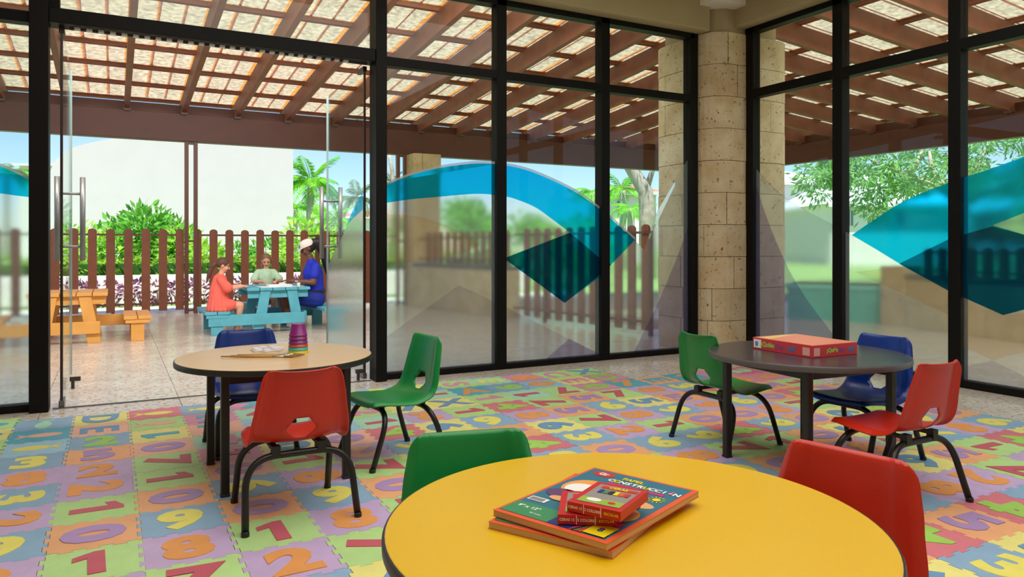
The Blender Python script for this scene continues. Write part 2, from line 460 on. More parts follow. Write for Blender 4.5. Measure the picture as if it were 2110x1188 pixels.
darkR = PR([(1850,543),(1957,490),(2042,466),(2110,484),(2200,500),(2420,530),(2420,545),(2200,610),(2110,637),(2064,649),(1983,613),(1957,602)])
wedgeR = PR([(2042,464),(2110,437),(2200,410),(2200,500),(2110,486)])
lilR = PR(arc([(1540,330),(1560,395),(1590,480),(1640,585),(1715,690),(1760,745)]) + [(1540,800)])
greyR = PR([(1983,756),(2043,742),(2110,776),(2200,830),(1983,840)])
peachR = PR([(1760,560),(1957,650),(1983,714),(2043,742),(2200,700),(2200,640),(2064,649),(1983,613),(1860,549)])

def pane(parent, name, a0, a1, z0, z1, side):
    if side == 'L': mb = MB().box(a0, a1, 5.596, 5.604, z0, z1)
    else: mb = MB().box(5.551, 5.559, a0, a1, z0, z1)
    return mb.build(name, glass, parent)
def film(parent, name, poly, a0, a1, z0, z1, side, off, th, m):
    p = clip(poly, a0+.002, a1-.002, z0+.002, z1-.002)
    if len(p) < 3: return
    if side == 'L': fn = lambda a, b, t: (a, t, b); t1 = 5.596-off; t0 = t1-th
    else: fn = lambda a, b, t: (t, a, b); t1 = 5.551-off; t0 = t1-th
    mb = MB().prism(p, fn, t0, t1)
    me = mb.mesh(name); bm = bmesh.new(); bm.from_mesh(me); bmesh.ops.recalc_face_normals(bm, faces=bm.faces); bm.to_mesh(me); bm.free()
    obj(name, me, m, parent)
FL = [('frosted_film', frostL, 0.0, .004, frost), ('cyan_film', fishL, .006, .0004, cyan), ('dark_teal_film', diaL, .008, .0004, teal_d),
      ('rim_film', rimL, .010, .0004, edgef), ('lilac_film', lilL, .012, .0004, lilac), ('grey_film', triA, .014, .0004, greyf),
      ('lilac_film', triB, .016, .0004, lilac), ('peach_film', lensL, .018, .0004, peach)]
FR = [('frosted_film', frostR, 0.0, .004, frost), ('cyan_film', fishR, .006, .0004, cyan), ('dark_teal_film', darkR, .008, .0004, teal_d),
      ('lilac_film', lilR, .012, .0004, lilac), ('grey_film', greyR, .014, .0004, greyf), ('peach_film', peachR, .016, .0004, peach)]
nwin = 0
for a0, a1, top in ((-2.65,-1.86,2.455), (-1.77,-.462,2.455), (1.865,2.85,2.455), (2.943,3.922,2.455), (4.014,4.981,2.455)):
    nwin += 1
    wn_ = sempty('window_%d' % nwin, (0,0,0), ['clear pane at the far left end', 'glass bay left of the open doors with a cyan film tip', 'glass bay right of the doors with the cyan arch film', 'glass bay with the dark teal diamond film', 'glass bay beside the corner pillar with the cyan film tip'][nwin-1])
    pane(wn_, 'lower_pane', a0, a1, .047, top, 'L'); pane(wn_, 'upper_pane', a0, a1, 2.525, 3.08, 'L')
    if nwin >= 3:
        for nm, po, of, th, m in FL: film(wn_, nm, po, a0, a1, .047, top, 'L', of, th, m)
    else:
        # the same artwork repeats left of the door
        d = -3.47 - .40
        bl = [(x-.0, z) for x, z in PL(arc([(-520,420),(-340,346),(-220,322),(-120,316),(-60,322),(0,342),(30,355),(75,378),(110,400)]) + arc([(110,418),(75,408),(30,402),(0,398),(-60,394),(-120,392),(-220,396),(-340,414),(-520,470)]))]
        fr = PL(arc([(-520,414),(-340,340),(-220,316),(-120,310),(-60,316),(0,336),(30,349),(75,372),(110,394)]) + [(110,900),(-520,1060)])
        rm = PL(arc([(-520,414),(-340,340),(-220,316),(-120,310),(-60,316),(0,336),(30,349),(75,372),(110,394)]) + arc([(110,400),(75,378),(30,355),(0,342),(-60,322),(-120,316),(-220,322),(-340,346),(-520,420)]))
        for nm, po, of, th, m in (('frosted_film', fr, 0, .004, frost), ('cyan_film', bl, .006, .0004, cyan), ('rim_film', rm, .01, .0004, edgef)):
            film(wn_, nm, po, a0, a1, .047, top, 'L', of, th, m)
for k in range(5):
    nwin += 1
    a0, a1 = RM[k+1][1], RM[k][0]
    wn_ = sempty('window_%d' % nwin, (0,0,0), ['right bay beside the corner pillar with a lilac film curve', 'right bay with the pointed cyan film tip', 'right bay with the widest cyan and teal film', 'right bay outside the view', 'rearmost right bay'][k])
    pane(wn_, 'lower_pane', a0, a1, .054, 2.492, 'R'); pane(wn_, 'upper_pane', a0, a1, 2.575, 3.132, 'R')
    for nm, po, of, th, m in FR: film(wn_, nm, po, a0, a1, .054, 2.492, 'R', of, th, m)

# ---------------- the double glass door, both leaves folded outward
door = sempty('door_1', (0,0,0), 'frameless double glass door standing open to the patio')
pane(door, 'over_door_pane', -.30, 1.778, 2.557, 3.08, 'L')
def leaf(name, X, y0, y1, side, fr):
    g = MB().box(X-.006, X+.006, y0, y1, .03, 2.43).build(name, glass, door)
    edge = M('glass_edge', (150, 168, 166), .2)
    MB().box(X-.008, X+.008, y0-.004, y0+.008, .03, 2.43).build('leaf_edge', M('leaf_edge_dark', (52, 34, 34), .3), g)
    MB().box(X-.009, X+.009, y1-.004, y1+.003, .03, 2.43).build('leaf_edge', edge, g)
    MB().box(X-.016, X+.016, y0-.008, y0+.15, .0, .045).build('bottom_fitting', metal, g, bevel=.003)
    MB().box(X-.016, X+.016, y0-.008, y0+.15, 2.42, 2.46).build('top_fitting', M('fitting_dark', (66, 58, 48), .4, metal=.6), g, bevel=.003)
    hm = M('pull_handle', (134, 132, 130), .35, metal=.4)
    hy = y1 - .13
    for s in (-1, 1):
        MB().tube([(X+s*.085, hy, .93), (X+s*.085, hy, 1.58)], .0195, 12).build('handle_bar', hm, g, smooth=True)
    for z in (1.04, 1.45):
        MB().tube([(X-.085, hy, z), (X+.085, hy, z)], .010, 8).build('handle_post', hm, g, smooth=True)
    if fr:
        pts = [(lambda p: (p.y, p.z))(onX(x, y, X)) for x, y in ([(768,384),(752,408),(735,436),(718,468),(700,500),(672,560),(640,640),(600,900),(768,900)])]
        band = [(lambda p: (p.y, p.z))(onX(x, y, X)) for x, y in ([(752,396),(740,414),(729,436),(716,466),(728,452),(740,441),(752,430)])]
        for nm, po, off, th, m in (('frosted_film', pts, .007, .004, frost), ('cyan_film', band, .013, .0004, cyan)):
            q = clip(po, y0+.01, y1-.004, .05, 2.41)
            if len(q) > 2:
                me = MB().prism(q, lambda a, b, t: (t, a, b), X-off-th, X-off).mesh(nm)
                bm = bmesh.new(); bm.from_mesh(me); bmesh.ops.recalc_face_normals(bm, faces=bm.faces); bm.to_mesh(me); bm.free()
                obj(nm, me, m, g)
    return g
leaf('door_leaf', -.292, 5.60, 6.80, 0, False)
leaf('door_leaf', 1.748, 5.69, 6.84, 1, True)
for x, y in ((150, 800), (738, 783)):
    p = onZ(x, y); b = MB(); b.tube([p, p+Vector((0,0,.055))], .012, 8); b.box(p.x-.02, p.x+.05, p.y-.012, p.y+.012, .055, .085)
    o = b.build('door_stop', M('door_stop_metal', (70, 64, 58), .4, metal=.5))
    tag(o, 'small metal floor stop beside the %s open glass door leaf' % ('left' if x < 400 else 'right'), 'door stop', 'door stops')
MB().box(-.34, 1.76, 5.57, 5.585, -.001, .006).build('threshold', metal, door)

# ---------------- corner pillar of coral blocks
def ring(x0, x1, y0, y1, r, n=7):
    out = []
    for cx, cy, a0 in ((x1-r, y0+r, -90), (x1-r, y1-r, 0), (x0+r, y1-r, 90), (x0+r, y0+r, 180)):
        for k in range(n): a = R(a0 + 90*k/(n-1)); out.append(Vector((cx + r*math.cos(a), cy + r*math.sin(a))))
    return out
def ring_len(poly):
    L = [0]
    for i in range(len(poly)): L.append(L[-1] + (poly[(i+1) % len(poly)] - poly[i]).length)
    return L
def ring_at(poly, L, s):
    T = L[-1]; s %= T
    for i in range(len(poly)):
        if L[i+1] >= s:
            t = (s-L[i])/max(1e-6, L[i+1]-L[i]); return poly[i].lerp(poly[(i+1) % len(poly)], t)
def block_pillar(parent, x0, x1, y0, y1, r, z0, z1, ch, bl, m, seed=0, th=.09):
    rnd = random.Random(seed); poly = ring(x0, x1, y0, y1, r); L = ring_len(poly); T = L[-1]
    cx, cy = (x0+x1)/2, (y0+y1)/2
    ncs = max(1, round((z1-z0)/ch)); h = (z1-z0)/ncs
    for c in range(ncs):
        za, zb = z0+c*h+.0025, z0+(c+1)*h-.0025
        s = rnd.uniform(0, bl); end = s + T; cuts = [s]
        while cuts[-1] < end - bl*1.3: cuts.append(cuts[-1] + bl*rnd.uniform(.7, 1.3))
        cuts.append(end)
        for a, b in zip(cuts, cuts[1:]):
            a += .003; b -= .003; n = max(2, int((b-a)/.06)+1)
            pr = rnd.uniform(-.004, .004)
            out = []
            for k in range(n+1):
                p = ring_at(poly, L, a + (b-a)*k/n); d = (p-Vector((cx, cy))); d.normalize(); out.append(p + d*pr)
            inn = []
            for p in out: d = (p-Vector((cx, cy))); inn.append(p - d.normalized()*th)
            mb = MB(); pg = [(p.x, p.y) for p in out] + [(p.x, p.y) for p in inn[::-1]]
            mb.prism(pg, lambda u, v, t: (u, v, t), za, zb)
            mb.build('stone_block', m, parent)
pil = thing('corner_pillar', 'thick rounded coral stone pillar in the glass corner', 'pillar', (0,0,0))
MB().box(5.16, 6.12, 5.42, 6.24, 0, 3.13).build('core', mortar, pil)
block_pillar(pil, 5.085, 6.20, 5.34, 6.32, .24, 0, 3.13, .313, .5, coral, 3)
capm = MB(); pr = [(p.x, p.y) for p in ring(5.12, 6.10, 5.37, 6.25, .24)]
capm.prism(pr, lambda a, b, t: (a, b, t), 3.131, 3.46); capm.build('plaster_neck', cream, pil)
pr = [(p.x, p.y) for p in ring(4.98, 5.60, 5.22, 5.80, .2)]
MB().prism(pr, lambda a, b, t: (a, b, t), 3.365, 3.455).build('capital', white_ceiling, pil)

# ---------------- the two pergola roofs
sheet = leaf_mat('roof_sheet', (180, 167, 140), .56, .34, 16); rust = leaf_mat('roof_rust', (200, 134, 64), .56, .35, 16)
ridge = leaf_mat('roof_ridge', (170, 122, 98), .5, .25, 16)
BY, BX, ZB = 12.5, 12.05, 3.07        # beam lines and top of beam
SL, SR = .086, .091
RH, RWD, SP, BSP = .235, .07, .776, .83
def roof(side):
    nm = 'pergola_roof'
    t = thing(nm, 'brown timber pergola roof with translucent sheets over the %s patio' % ('left' if side == 'L' else 'right'), 'pergola roof', (0,0,0), 0, 'pergola roofs')
    E = BY if side == 'L' else BX; W0 = 5.60 if side == 'L' else 5.58; sl = SL if side == 'L' else SR
    P = (lambda a, e, z: (a, e, z)) if side == 'L' else (lambda a, e, z: (e, a, z))
    zr = lambda e: ZB + sl*(E-e)                      # underside of rafters
    a0, a1 = (-3.7, 12.2) if side == 'L' else (-.9, 12.6)
    # fascia beam
    mb = MB(); lo = ZB-.42
    if side == 'L': mb.box(a0, 12.13, E-.09, E+.09, lo, ZB)
    else: mb.box(E-.08, E+.08, a0, E+.36, lo+.03, ZB-.02)
    mb.build('fascia_beam', brown_d, t, bevel=.008)
    bb = MB(); bb.box(*((a0, 12.1, E+.02, E+.05, ZB, ZB+.145) if side == 'L' else (E+.02, E+.05, a0, 12.6, ZB-.02, ZB+.145))); bb.build('blocking_board', brown_d, t)
    k0 = -5 if side == 'L' else -1
    base = .187 if side == 'L' else .10
    starts = {}
    for k in range(k0, 17):
        a = base + SP*k
        if a > (12.0 if side == 'L' else 12.4): break
        s = W0 if a < 5.6 else W0 + (a-5.55)*((12.5-5.55)/(12.05-5.505) if side == 'L' else (12.05-5.505)/(12.5-5.55))
        if s > E-.4: continue
        starts[k] = s
        mb = MB(); e1 = E + .45
        for x in (-RWD/2, RWD/2): pass
        v = []
        for e in (s, e1):
            for x in (-RWD/2, RWD/2):
                for z in (0, RH): v.append(P(a+x, e, zr(e)+z))
        mb.add(v, [(0,1,3,2),(4,6,7,5),(0,4,5,1),(2,3,7,6),(1,5,7,3),(0,2,6,4)])
        mb.build('rafter', brown, t)
        cp = MB(); cp.box(*((a-RWD/2-.012, a+RWD/2+.012, E-.14, E-.09, ZB-.02, ZB+.06) if side == 'L' else (E-.13, E-.08, a-RWD/2-.012, a+RWD/2+.012, ZB-.02, ZB+.06)))
        cp.build('rafter_clip', M('clip_steel', (96, 72, 58), .5), t)
    ks = sorted(starts)
    # battens
    be = [E + .30 - BSP*j for j in range(10)]
    for e in be:
        if e < W0: continue
        lim = 12.1 if e > E-.4 else 5.55 + (e - W0)*((12.05-5.5)/(12.5-5.55)) + .1
        aa, bb = base + SP*ks[0], min(lim, base + SP*ks[-1])
        mb = MB(); v = []
        for a in (aa-.1, bb):
            for d in (-.028, .028):
                for z in (0, .045): v.append(P(a, e+d, zr(e+d)+RH+z))
        mb.add(v, [(0,1,3,2),(4,6,7,5),(0,4,5,1),(2,3,7,6),(1,5,7,3),(0,2,6,4)])
        mb.build('batten', brown, t)
    # corrugated translucent sheets, one per bay and course
    def sheet_mesh(variant):
        rn = random.Random(variant); mb = MB(); n = 3; wv = SP/n; L = BSP*1.04
        def strip(x0, z0, x1, z1, mi): mb.add([P(x0, 0, z0), P(x1, 0, z1), P(x1, -L, z1 + sl*L), P(x0, -L, z0 + sl*L)], [(0,1,2,3)], mi)
        for q in range(n):
            x = -SP/2 + q*wv; wr = wv*rn.uniform(.09, .15); wo = wv*(rn.uniform(.10, .24) if q == (0 if side == 'R' else 2) else rn.uniform(.0, .06)) + .001
            strip(x, .012, x+wr*.5, .03, 2); strip(x+wr*.5, .03, x+wr, .012, 2)
            xe = x+wv-wo; xm = (x+wr+xe)/2; strip(x+wr, .012, xm, 0, 0); strip(xm, 0, xe, .008, 0); strip(xe, .008, x+wv, .012, 1)
        # rusty overlap at the lower lip
        mb.add([P(-SP/2, -.002, .0), P(SP/2, -.002, .0), P(SP/2, -.065, sl*.065-.003), P(-SP/2, -.065, sl*.065-.003)], [(0,1,2,3)], 1)
        me = mb.mesh('roof_sheet'); [me.materials.append(m) for m in (sheet, rust, ridge)]; return me
    vm = [sheet_mesh(v) for v in range(7)]
    rn = random.Random(5)
    for k in ks[:-1]:
        for j, e in enumerate(be[:-1]):
            a = base + SP*(k+.5)
            if e - BSP*.6 < max(starts[k], starts.get(k+1, W0)) - .35: continue
            if side == 'R' and a < 1.0: continue
            p = P(a, e, zr(e) + RH + .046)
            o = inst('roof_sheet', rn.choice(vm), None, t, p)
    return t
roofL = roof('L'); roofR = roof('R')
# upper soffit that closes the roofs against the building
struct(MB().box(-3.2, 5.8, 5.66, 5.80, 3.13, 3.95).build('wall_upper_left', cream))
struct(MB().box(5.61, 5.76, -2.6, 5.4, 3.187, 3.95).build('wall_upper_right', cream))
struct(MB().box(-3.2, 5.8, -2.8, 5.8, 3.95, 4.05).build('roof_slab', cream))
# paired slim posts carrying the beam
def post_pair(x, y, lab, z1=ZB-.41):
    p = thing('pergola_post', lab, 'post', (x, y, 0), 0, 'paired pergola posts')
    for d in (-.065, .065):
        MB().box(d-.028, d+.028, -.04, .04, 0, z1).build('upright', steel_b, p, bevel=.003)
    for z in (.03, 1.1, z1-.05): MB().box(-.04, .04, -.02, .02, z, z+.03).build('spacer', steel_b, p)
q = onZ(393, 644); post_pair(q.x, 12.47, 'pair of slim brown steel posts left of the children')
q = onY(827, 500, 12.45); post_pair(q.x, 12.45, 'pair of slim brown steel posts beside the stone pier')
# ================================================================== foam puzzle mat
FOAM = dict(G=(184,222,144), O=(236,174,124), B=(142,178,208), P=(198,172,214), R=(216,122,134), Y=(234,226,136),
            T=(90,176,200), K=(222,146,178), A=(240,184,158), L=(160,200,224), M=(170,220,190))
INS = dict(FOAM, G=(164,214,96), R=(200,92,108), Y=(236,226,110), O=(234,160,88), P=(176,146,198), B=(112,156,196))
def foam(k, ins=False):
    return M(('foam_insert_' if ins else 'foam_') + k, (INS if ins else FOAM)[k], .5, .05, 12, .25, 260, rnd=.04, spec=.5)
TX, TY, X0, Y0 = .2895, .2865, -.205, 1.487
def tile_outline(sx, sy, n=7, d=.0075, ov=.10):
    def edge():
        pts = []
        for k in range(n):
            t0 = (k + .02)/n; dv = d if k % 2 == 0 else -d
            if k == 0: pts.append((0, 0))
            o = ov/n
            pts += [((k + (.18 if k == 0 else 0))/n - (0 if k == 0 else o), dv), ((k+1 - (.18 if k == n-1 else 0))/n + (0 if k == n-1 else o), dv)]
        return pts
    e = edge()
    bottom = [(t*sx, v) for t, v in e]
    right = [(sx + v, t*sy) for t, v in e]
    top = [(t*sx, sy + v) for t, v in e]
    left = [(v, t*sy) for t, v in e]
    poly = bottom + [(sx, 0)] + right[1:] + [(sx, sy)] + top[1:][::-1] + [(0, sy)] + left[1:][::-1]
    out = []
    for p in poly:
        if not out or (Vector(p)-Vector(out[-1])).length > 1e-5: out.append(p)
    return [((x-sx/2)*.9955, (y-sy/2)*.9955) for x, y in out]
def tile_mesh():
    o = tile_outline(TX, TY); n = len(o)
    vo, eo, fo, *_ = delaunay_2d_cdt([Vector(p) for p in o], [(i, (i+1) % n) for i in range(n)], [], 1, 1e-7)
    mb = MB(); mb.add([(v.x, v.y, .012) for v in vo], [tuple(f) for f in fo if inpoly(sum((vo[i] for i in f), Vector((0, 0)))/3, o)])
    mb.add([(p[0], p[1], 0) for p in o] + [(p[0], p[1], .012) for p in o], [(i, (i+1) % n, n+(i+1) % n, n+i) for i in range(n)])
    return mb.mesh('foam_tile')
tile_me = tile_mesh()
tile_me.materials.append(foam('G'))
glyph = {}
def glyph_mesh(ch):
    if ch not in glyph:
        if ch == '1':
            mb = MB(); mb.prism([(-.018,-.095),(.034,-.095),(.034,.095),(.002,.095),(-.062,.062),(-.062,.026),(-.018,.042)], lambda a, b, t: (a, b, t), -.002, .002); me = mb.mesh('insert')
        elif ch == '~':
            mb = MB(); n = 20
            body = [(.085*math.cos(2*math.pi*k/n)+.02, .042*math.sin(2*math.pi*k/n)) for k in range(n)]
            mb.prism(body, lambda a, b, t: (a, b, t), -.002, .002)
            mb.prism([(-.05, 0), (-.115, .05), (-.09, 0), (-.115, -.05)], lambda a, b, t: (a, b, t), -.002, .0022)
            me = mb.mesh('insert'); 
        else:
            me = text_mesh(ch, .262, .002, .0135 if ch not in 'EXSCDAM' else .008, squash=1.18)
            me.name = 'insert'
            xs = [v.co.x for v in me.vertices]; ys = [v.co.y for v in me.vertices]
            cx, cy = (min(xs)+max(xs))/2, (min(ys)+max(ys))/2
            for v in me.vertices: v.co.x -= cx; v.co.y -= cy
        me.materials.append(foam('R', True)); glyph[ch] = me
    return glyph[ch]
DEF = {'0':'OP','1':'GR','2':'PO','3':'BY','4':'RG','5':'OP','6':'BY','7':'GR','8':'PO','9':'BY'}
# rows of the mat as seen: column:tile colour, figure, figure colour, turn (quarter turns clockwise)
ROWS = {
 12: '-2:G~T0 -1:B~M1 0:YDB1 1:R~Y0 2:B~Y0 3:K7T0 4:A2B0 5:G7K0 6:L3Y0 7:B7Y0 8:GSK1 9:MEY1 10:K8O1 11:GCK1 12:GXB0',
 11: '-2:Y~T0 -1:T~A0 0:AEB1 1:G~A0 2:K2T0 3:M4R0 4:Y8B0 5:A1T0 6:K0G1 7:M1R3 8:TAO0 9:B9G1 10:L0O1 11:YEK1 12:KDG1',
 10: '-2:GEY0 -1:L~Y2 0:B2G0 1:Y1T3 2:A7T0 3:L9Y1 4:M5K0 5:G2K1 6:Y7B0 7:YXB0 8:G1K1 9:M1R3 10:G7R2 11:K0G1 12:T7O0 13:OET1 14:T1O0 15:K4M0 16:R2M1',
 9: '-2:O4Y0 -1:B3Y0 0:O5P0 1:A0P1 2:M4K0 3:L6Y1 4:L9Y0 5:M1R1 6:P2O2 7:G1R1 8:R4G1 9:G7R3 10:O5P1 11:G7R0 12:P8O1 13:B3Y1 14:R4G0 15:K8O0 16:K2O1',
 8: '-1:P8O0 0:P2O0 1:G7R1 2:K1R1 3:Y0B1 4:A0P1 5:R4G0 6:Y6B1 7:B9Y0 8:P8O1 9:O5P1 10:B6Y0 11:Y5B1 12:O5P0 13:R4G1 14:Y6B0 15:O5P1 16:G1R1',
 7: '-1:B3Y1 0:P2O1 1:G1R1 2:A0P1 3:G1R1 4:P2A2 5:B9Y1 6:O0P0 7:O1P3 8:Y6B1 9:G7R1 10:P8O1 11:B9Y1 12:P9O1 13:B6Y0 14:O0P1 15:R4G1 16:O5P0',
 6: '-1:P2O1 0:G1R1 1:O0P1 2:B6Y1 3:P8O1 4:G7R1 5:Y3B0 6:B9Y0 7:R4G1 8:B3Y1 9:P2O1 10:G1R1 11:O0P1 12:O0P1 13:P8O0 14:G7R0 15:B3Y0 16:Y6B0',
 5: '-1:B9Y0 0:O0P1 1:B6Y2 2:O0P1 3:B9Y0 4:O0P1 5:P8O0 6:G7R0 7:B3Y0 8:O0P1 9:B6Y0 10:B9Y1 11:R4G1 12:B9Y1 13:O0P1 14:Y6B1 15:R4G0 16:P2O0',
 4: '-2:G1R0 -1:P2O0 0:G1R0 1:P8O0 2:G1R0 3:P8O0 4:G7R0 5:B6Y0 6:O5P0 7:R4G0 8:G1R0 9:P8O1 10:G7R1 11:G1R0 12:O0P1 13:Y3B1 14:P2O0 15:B9Y0 16:O0P1',
 3: '0:P2O0 1:G7R0 2:P2O0 3:G7R1 4:B3Y0 5:O0P0 6:P8O0 7:Y6B0 8:O5P0 9:B9Y0 10:O0P1 11:R4G0 12:P8O0 13:G7R1 14:B7Y3 15:P8O0 16:B6Y1',
 2: '1:O0P0 2:B3Y0 3:Y6B0 4:P8O0 5:G1R0 6:O5P0 7:R4G0 8:B9Y0 9:Y3B0 10:B6Y0 11:P2O0 12:Y6B2 13:O5P1 14:G1R3 15:R4G1 16:Y3B0',
 1: '3:P2O0 4:B9Y0 5:O0P0 6:G7R0 7:P8O0 8:Y6B0 9:R4G0 10:B1Y3 11:P8O1 12:P2O2 13:G7R3 14:P8O1 15:B3Y0',
 0: '4:O5P0 5:G1R0 6:B6Y0 7:P2O0 8:O0P1 9:R4G3 10:O5P1 11:R4G2 12:B6Y0 13:O0P0',
 -1: '6:G7R0 7:B9Y0 8:Y6B0 9:B3Y1 10:Y5B1 11:P2O0 12:G1R0',
 -2: '7:O0P0 8:P8O0 9:G7R0 10:O0P0 11:B9Y0'}
mat = thing('foam_mat', 'colourful interlocking foam number mat covering the playroom floor', 'play mat', (0, 0, 0))
rn = random.Random(11)
for j in range(-1, 13):                                     # tiles of the near and left margins
    have = {int(it.split(':')[0]) for it in ROWS[j].split()}
    for i in range(-3, 17):
        if i in have or (i >= 13 and j > 10): continue
        dg = rn.choice('0123456789'); ROWS[j] += ' %d:%s%s%s%d' % (i, DEF[dg][0], dg, DEF[dg][1], rn.randint(0, 3))
for j, row in ROWS.items():
    for it in row.split():
        ic, code = it.split(':'); i = int(ic)
        x, y = X0 + TX*(i+.5), Y0 + TY*(j+.5)
        if i <= -2: y += .12
        tl = inst('foam_tile', tile_me, foam(code[0]), mat, (x + rn.uniform(-.001, .001), y, rn.uniform(0, .0008)), 0)
        g = inst('number_insert', glyph_mesh(code[1]), foam(code[2], True), tl, (rn.uniform(-.006, .006), rn.uniform(-.006, .006), .0115 + rn.choice((0, .0006, .001, .0016))), -R(90)*int(code[3]) + R(rn.uniform(-4, 4)))

# ================================================================== tables
wood_top = M('maple_laminate', (226, 188, 134), .28, .05, 3, rnd=0, stretch=(1, 9, 1), spec=.5)
yellow_top = M('yellow_laminate', (232, 184, 0), .3, .02, 3, .08, 300, spec=.5, coat=.6)
black_top = M('charcoal_laminate', (62, 56, 60), .24, .05, 4, spec=.55)
def table(label, x, y, z, rad, legrad, ang, top_m, edge_m, apron=True):
    t = thing('round_table', label, 'table', (x, y, .0115), 0)
    z -= .0115; th = .026
    MB().lathe([(0, z-th+.001), (rad-.012, z-th+.001), (rad-.004, z-.004), (rad-.004, z-.0012), (rad-.006, z), (0, z)], 96).build('table_top', top_m, t, auto=30)
    MB().lathe([(rad-.0045, z-th), (rad-.001, z-th), (rad+.001, z-th+.004), (rad+.001, z-.006), (rad-.001, z-.002), (rad-.0045, z-.001)], 96, close=False).build('edge_band', edge_m, t, auto=40)
    pts = []
    for k in range(4):
        a = R(ang + 45 + 90*k); p = (legrad*math.cos(a), legrad*math.sin(a)); pts.append(p)
        lg = MB(); lg.box(-.017, .017, -.017, .017, .006, z-th)
        o = lg.build('leg', black, t, bevel=.005); o.location = (p[0], p[1], 0); o.rotation_euler = (0, 0, R(ang))
        fb = MB().box(-.019, .019, -.019, .019, 0, .012).build('foot_cap', blackp, o, bevel=.004)
    for k in range(4):
        a, b = pts[k], pts[(k+1) % 4]
        MB().bar((a[0], a[1], z-th-.022), (b[0], b[1], z-th-.022), .022, .044).build('apron_rail', black, t)
    return t
edge_black = M('edge_black', (28, 27, 27), .4); edge_grey = M('edge_charcoal', (86, 80, 82), .4)
table('large yellow round table in the foreground with a black edge', .837, 1.095, .545, .449, .372, 5, yellow_top, edge_black)
table('round table with a pale wood top and black legs', .663, 3.515, .545, .432, .36, 0, wood_top, edge_black)
table('round table with a charcoal top and black legs', 2.89, 2.425, .545, .447, .36, -4, black_top, edge_grey)

# ================================================================== stacking school chairs
prof = [(.176,.272),(.181,.286),(.172,.299),(.14,.303),(.09,.300),(.03,.294),(-.03,.291),(-.08,.294),(-.115,.303),(-.140,.320),(-.156,.345),(-.167,.38),(-.178,.43),(-.190,.485),(-.202,.535),(-.210,.568),(-.217,.578),(-.227,.577)]
def cr(P, t):
    n = len(P)-1; s = min(max(t, 0), 1)*n; i = min(int(s), n-1); f = s-i
    a, b, c, d = P[max(i-1,0)], P[i], P[i+1], P[min(i+2,n)]
    return tuple(.5*(2*b[q]+(-a[q]+c[q])*f+(2*a[q]-5*b[q]+4*c[q]-d[q])*f*f+(-a[q]+3*b[q]-3*c[q]+d[q])*f**3) for q in (0,1))
NP = 200
cl = [Vector(cr(prof, k/NP)) for k in range(NP+1)]
sl_ = [0]
for k in range(NP): sl_.append(sl_[-1] + (cl[k+1]-cl[k]).length)
SLEN = sl_[-1]
def c_at(s):
    s = min(max(s, 0), SLEN); lo, hi = 0, NP
    while hi-lo > 1:
        m_ = (lo+hi)//2
        if sl_[m_] <= s: lo = m_
        else: hi = m_
    f = (s-sl_[lo])/max(1e-9, sl_[hi]-sl_[lo]); p = cl[lo].lerp(cl[hi], f)
    a = max(lo-3, 0); b = min(hi+3, NP); d = (cl[b]-cl[a]).normalized()
    return p, Vector((d.y, -d.x)) * -1 if False else Vector((-d.y, d.x)) * -1
def s_of_z(z):
    for k in range(NP//2, NP):
        if cl[k].y >= z: return sl_[k]
    return SLEN
wtab = [(0,.150),(.03,.164),(.10,.176),(.20,.184),(.29,.188),(.34,.187),(.40,.182),(.50,.166),(.60,.148),(SLEN,.140)]
def w_at(s):
    for (a, wa), (b, wb) in zip(wtab, wtab[1:]):
        if s <= b: 
            f = (s-a)/(b-a); f = f*f*(3-2*f)*.5+f*.5; return wa + (wb-wa)*f
    return wtab[-1][1]
def surf(x, s):
    p, nrm = c_at(s); w_ = w_at(s); u = max(-1, min(1, x/w_))
    bk = min(1, max(0, (s-.24)/.12))           # 0 on the seat, 1 on the back
    n = .010*u*u*(1-bk) + .034*u*u*bk
    au = abs(u)
    if au > .84: n -= (.020 + .006*bk)*((au-.84)/.16)**1.4
    # two shallow ribs along the back
    n += .0035*bk*math.exp(-((au-.70)/.05)**2)
    th_ = R(90) + (R(14)-R(90))*min(1, max(0, (s-.27)/.11)); q = p + Vector((math.cos(th_), math.sin(th_)))*n
    return Vector((x, q.x, q.y))
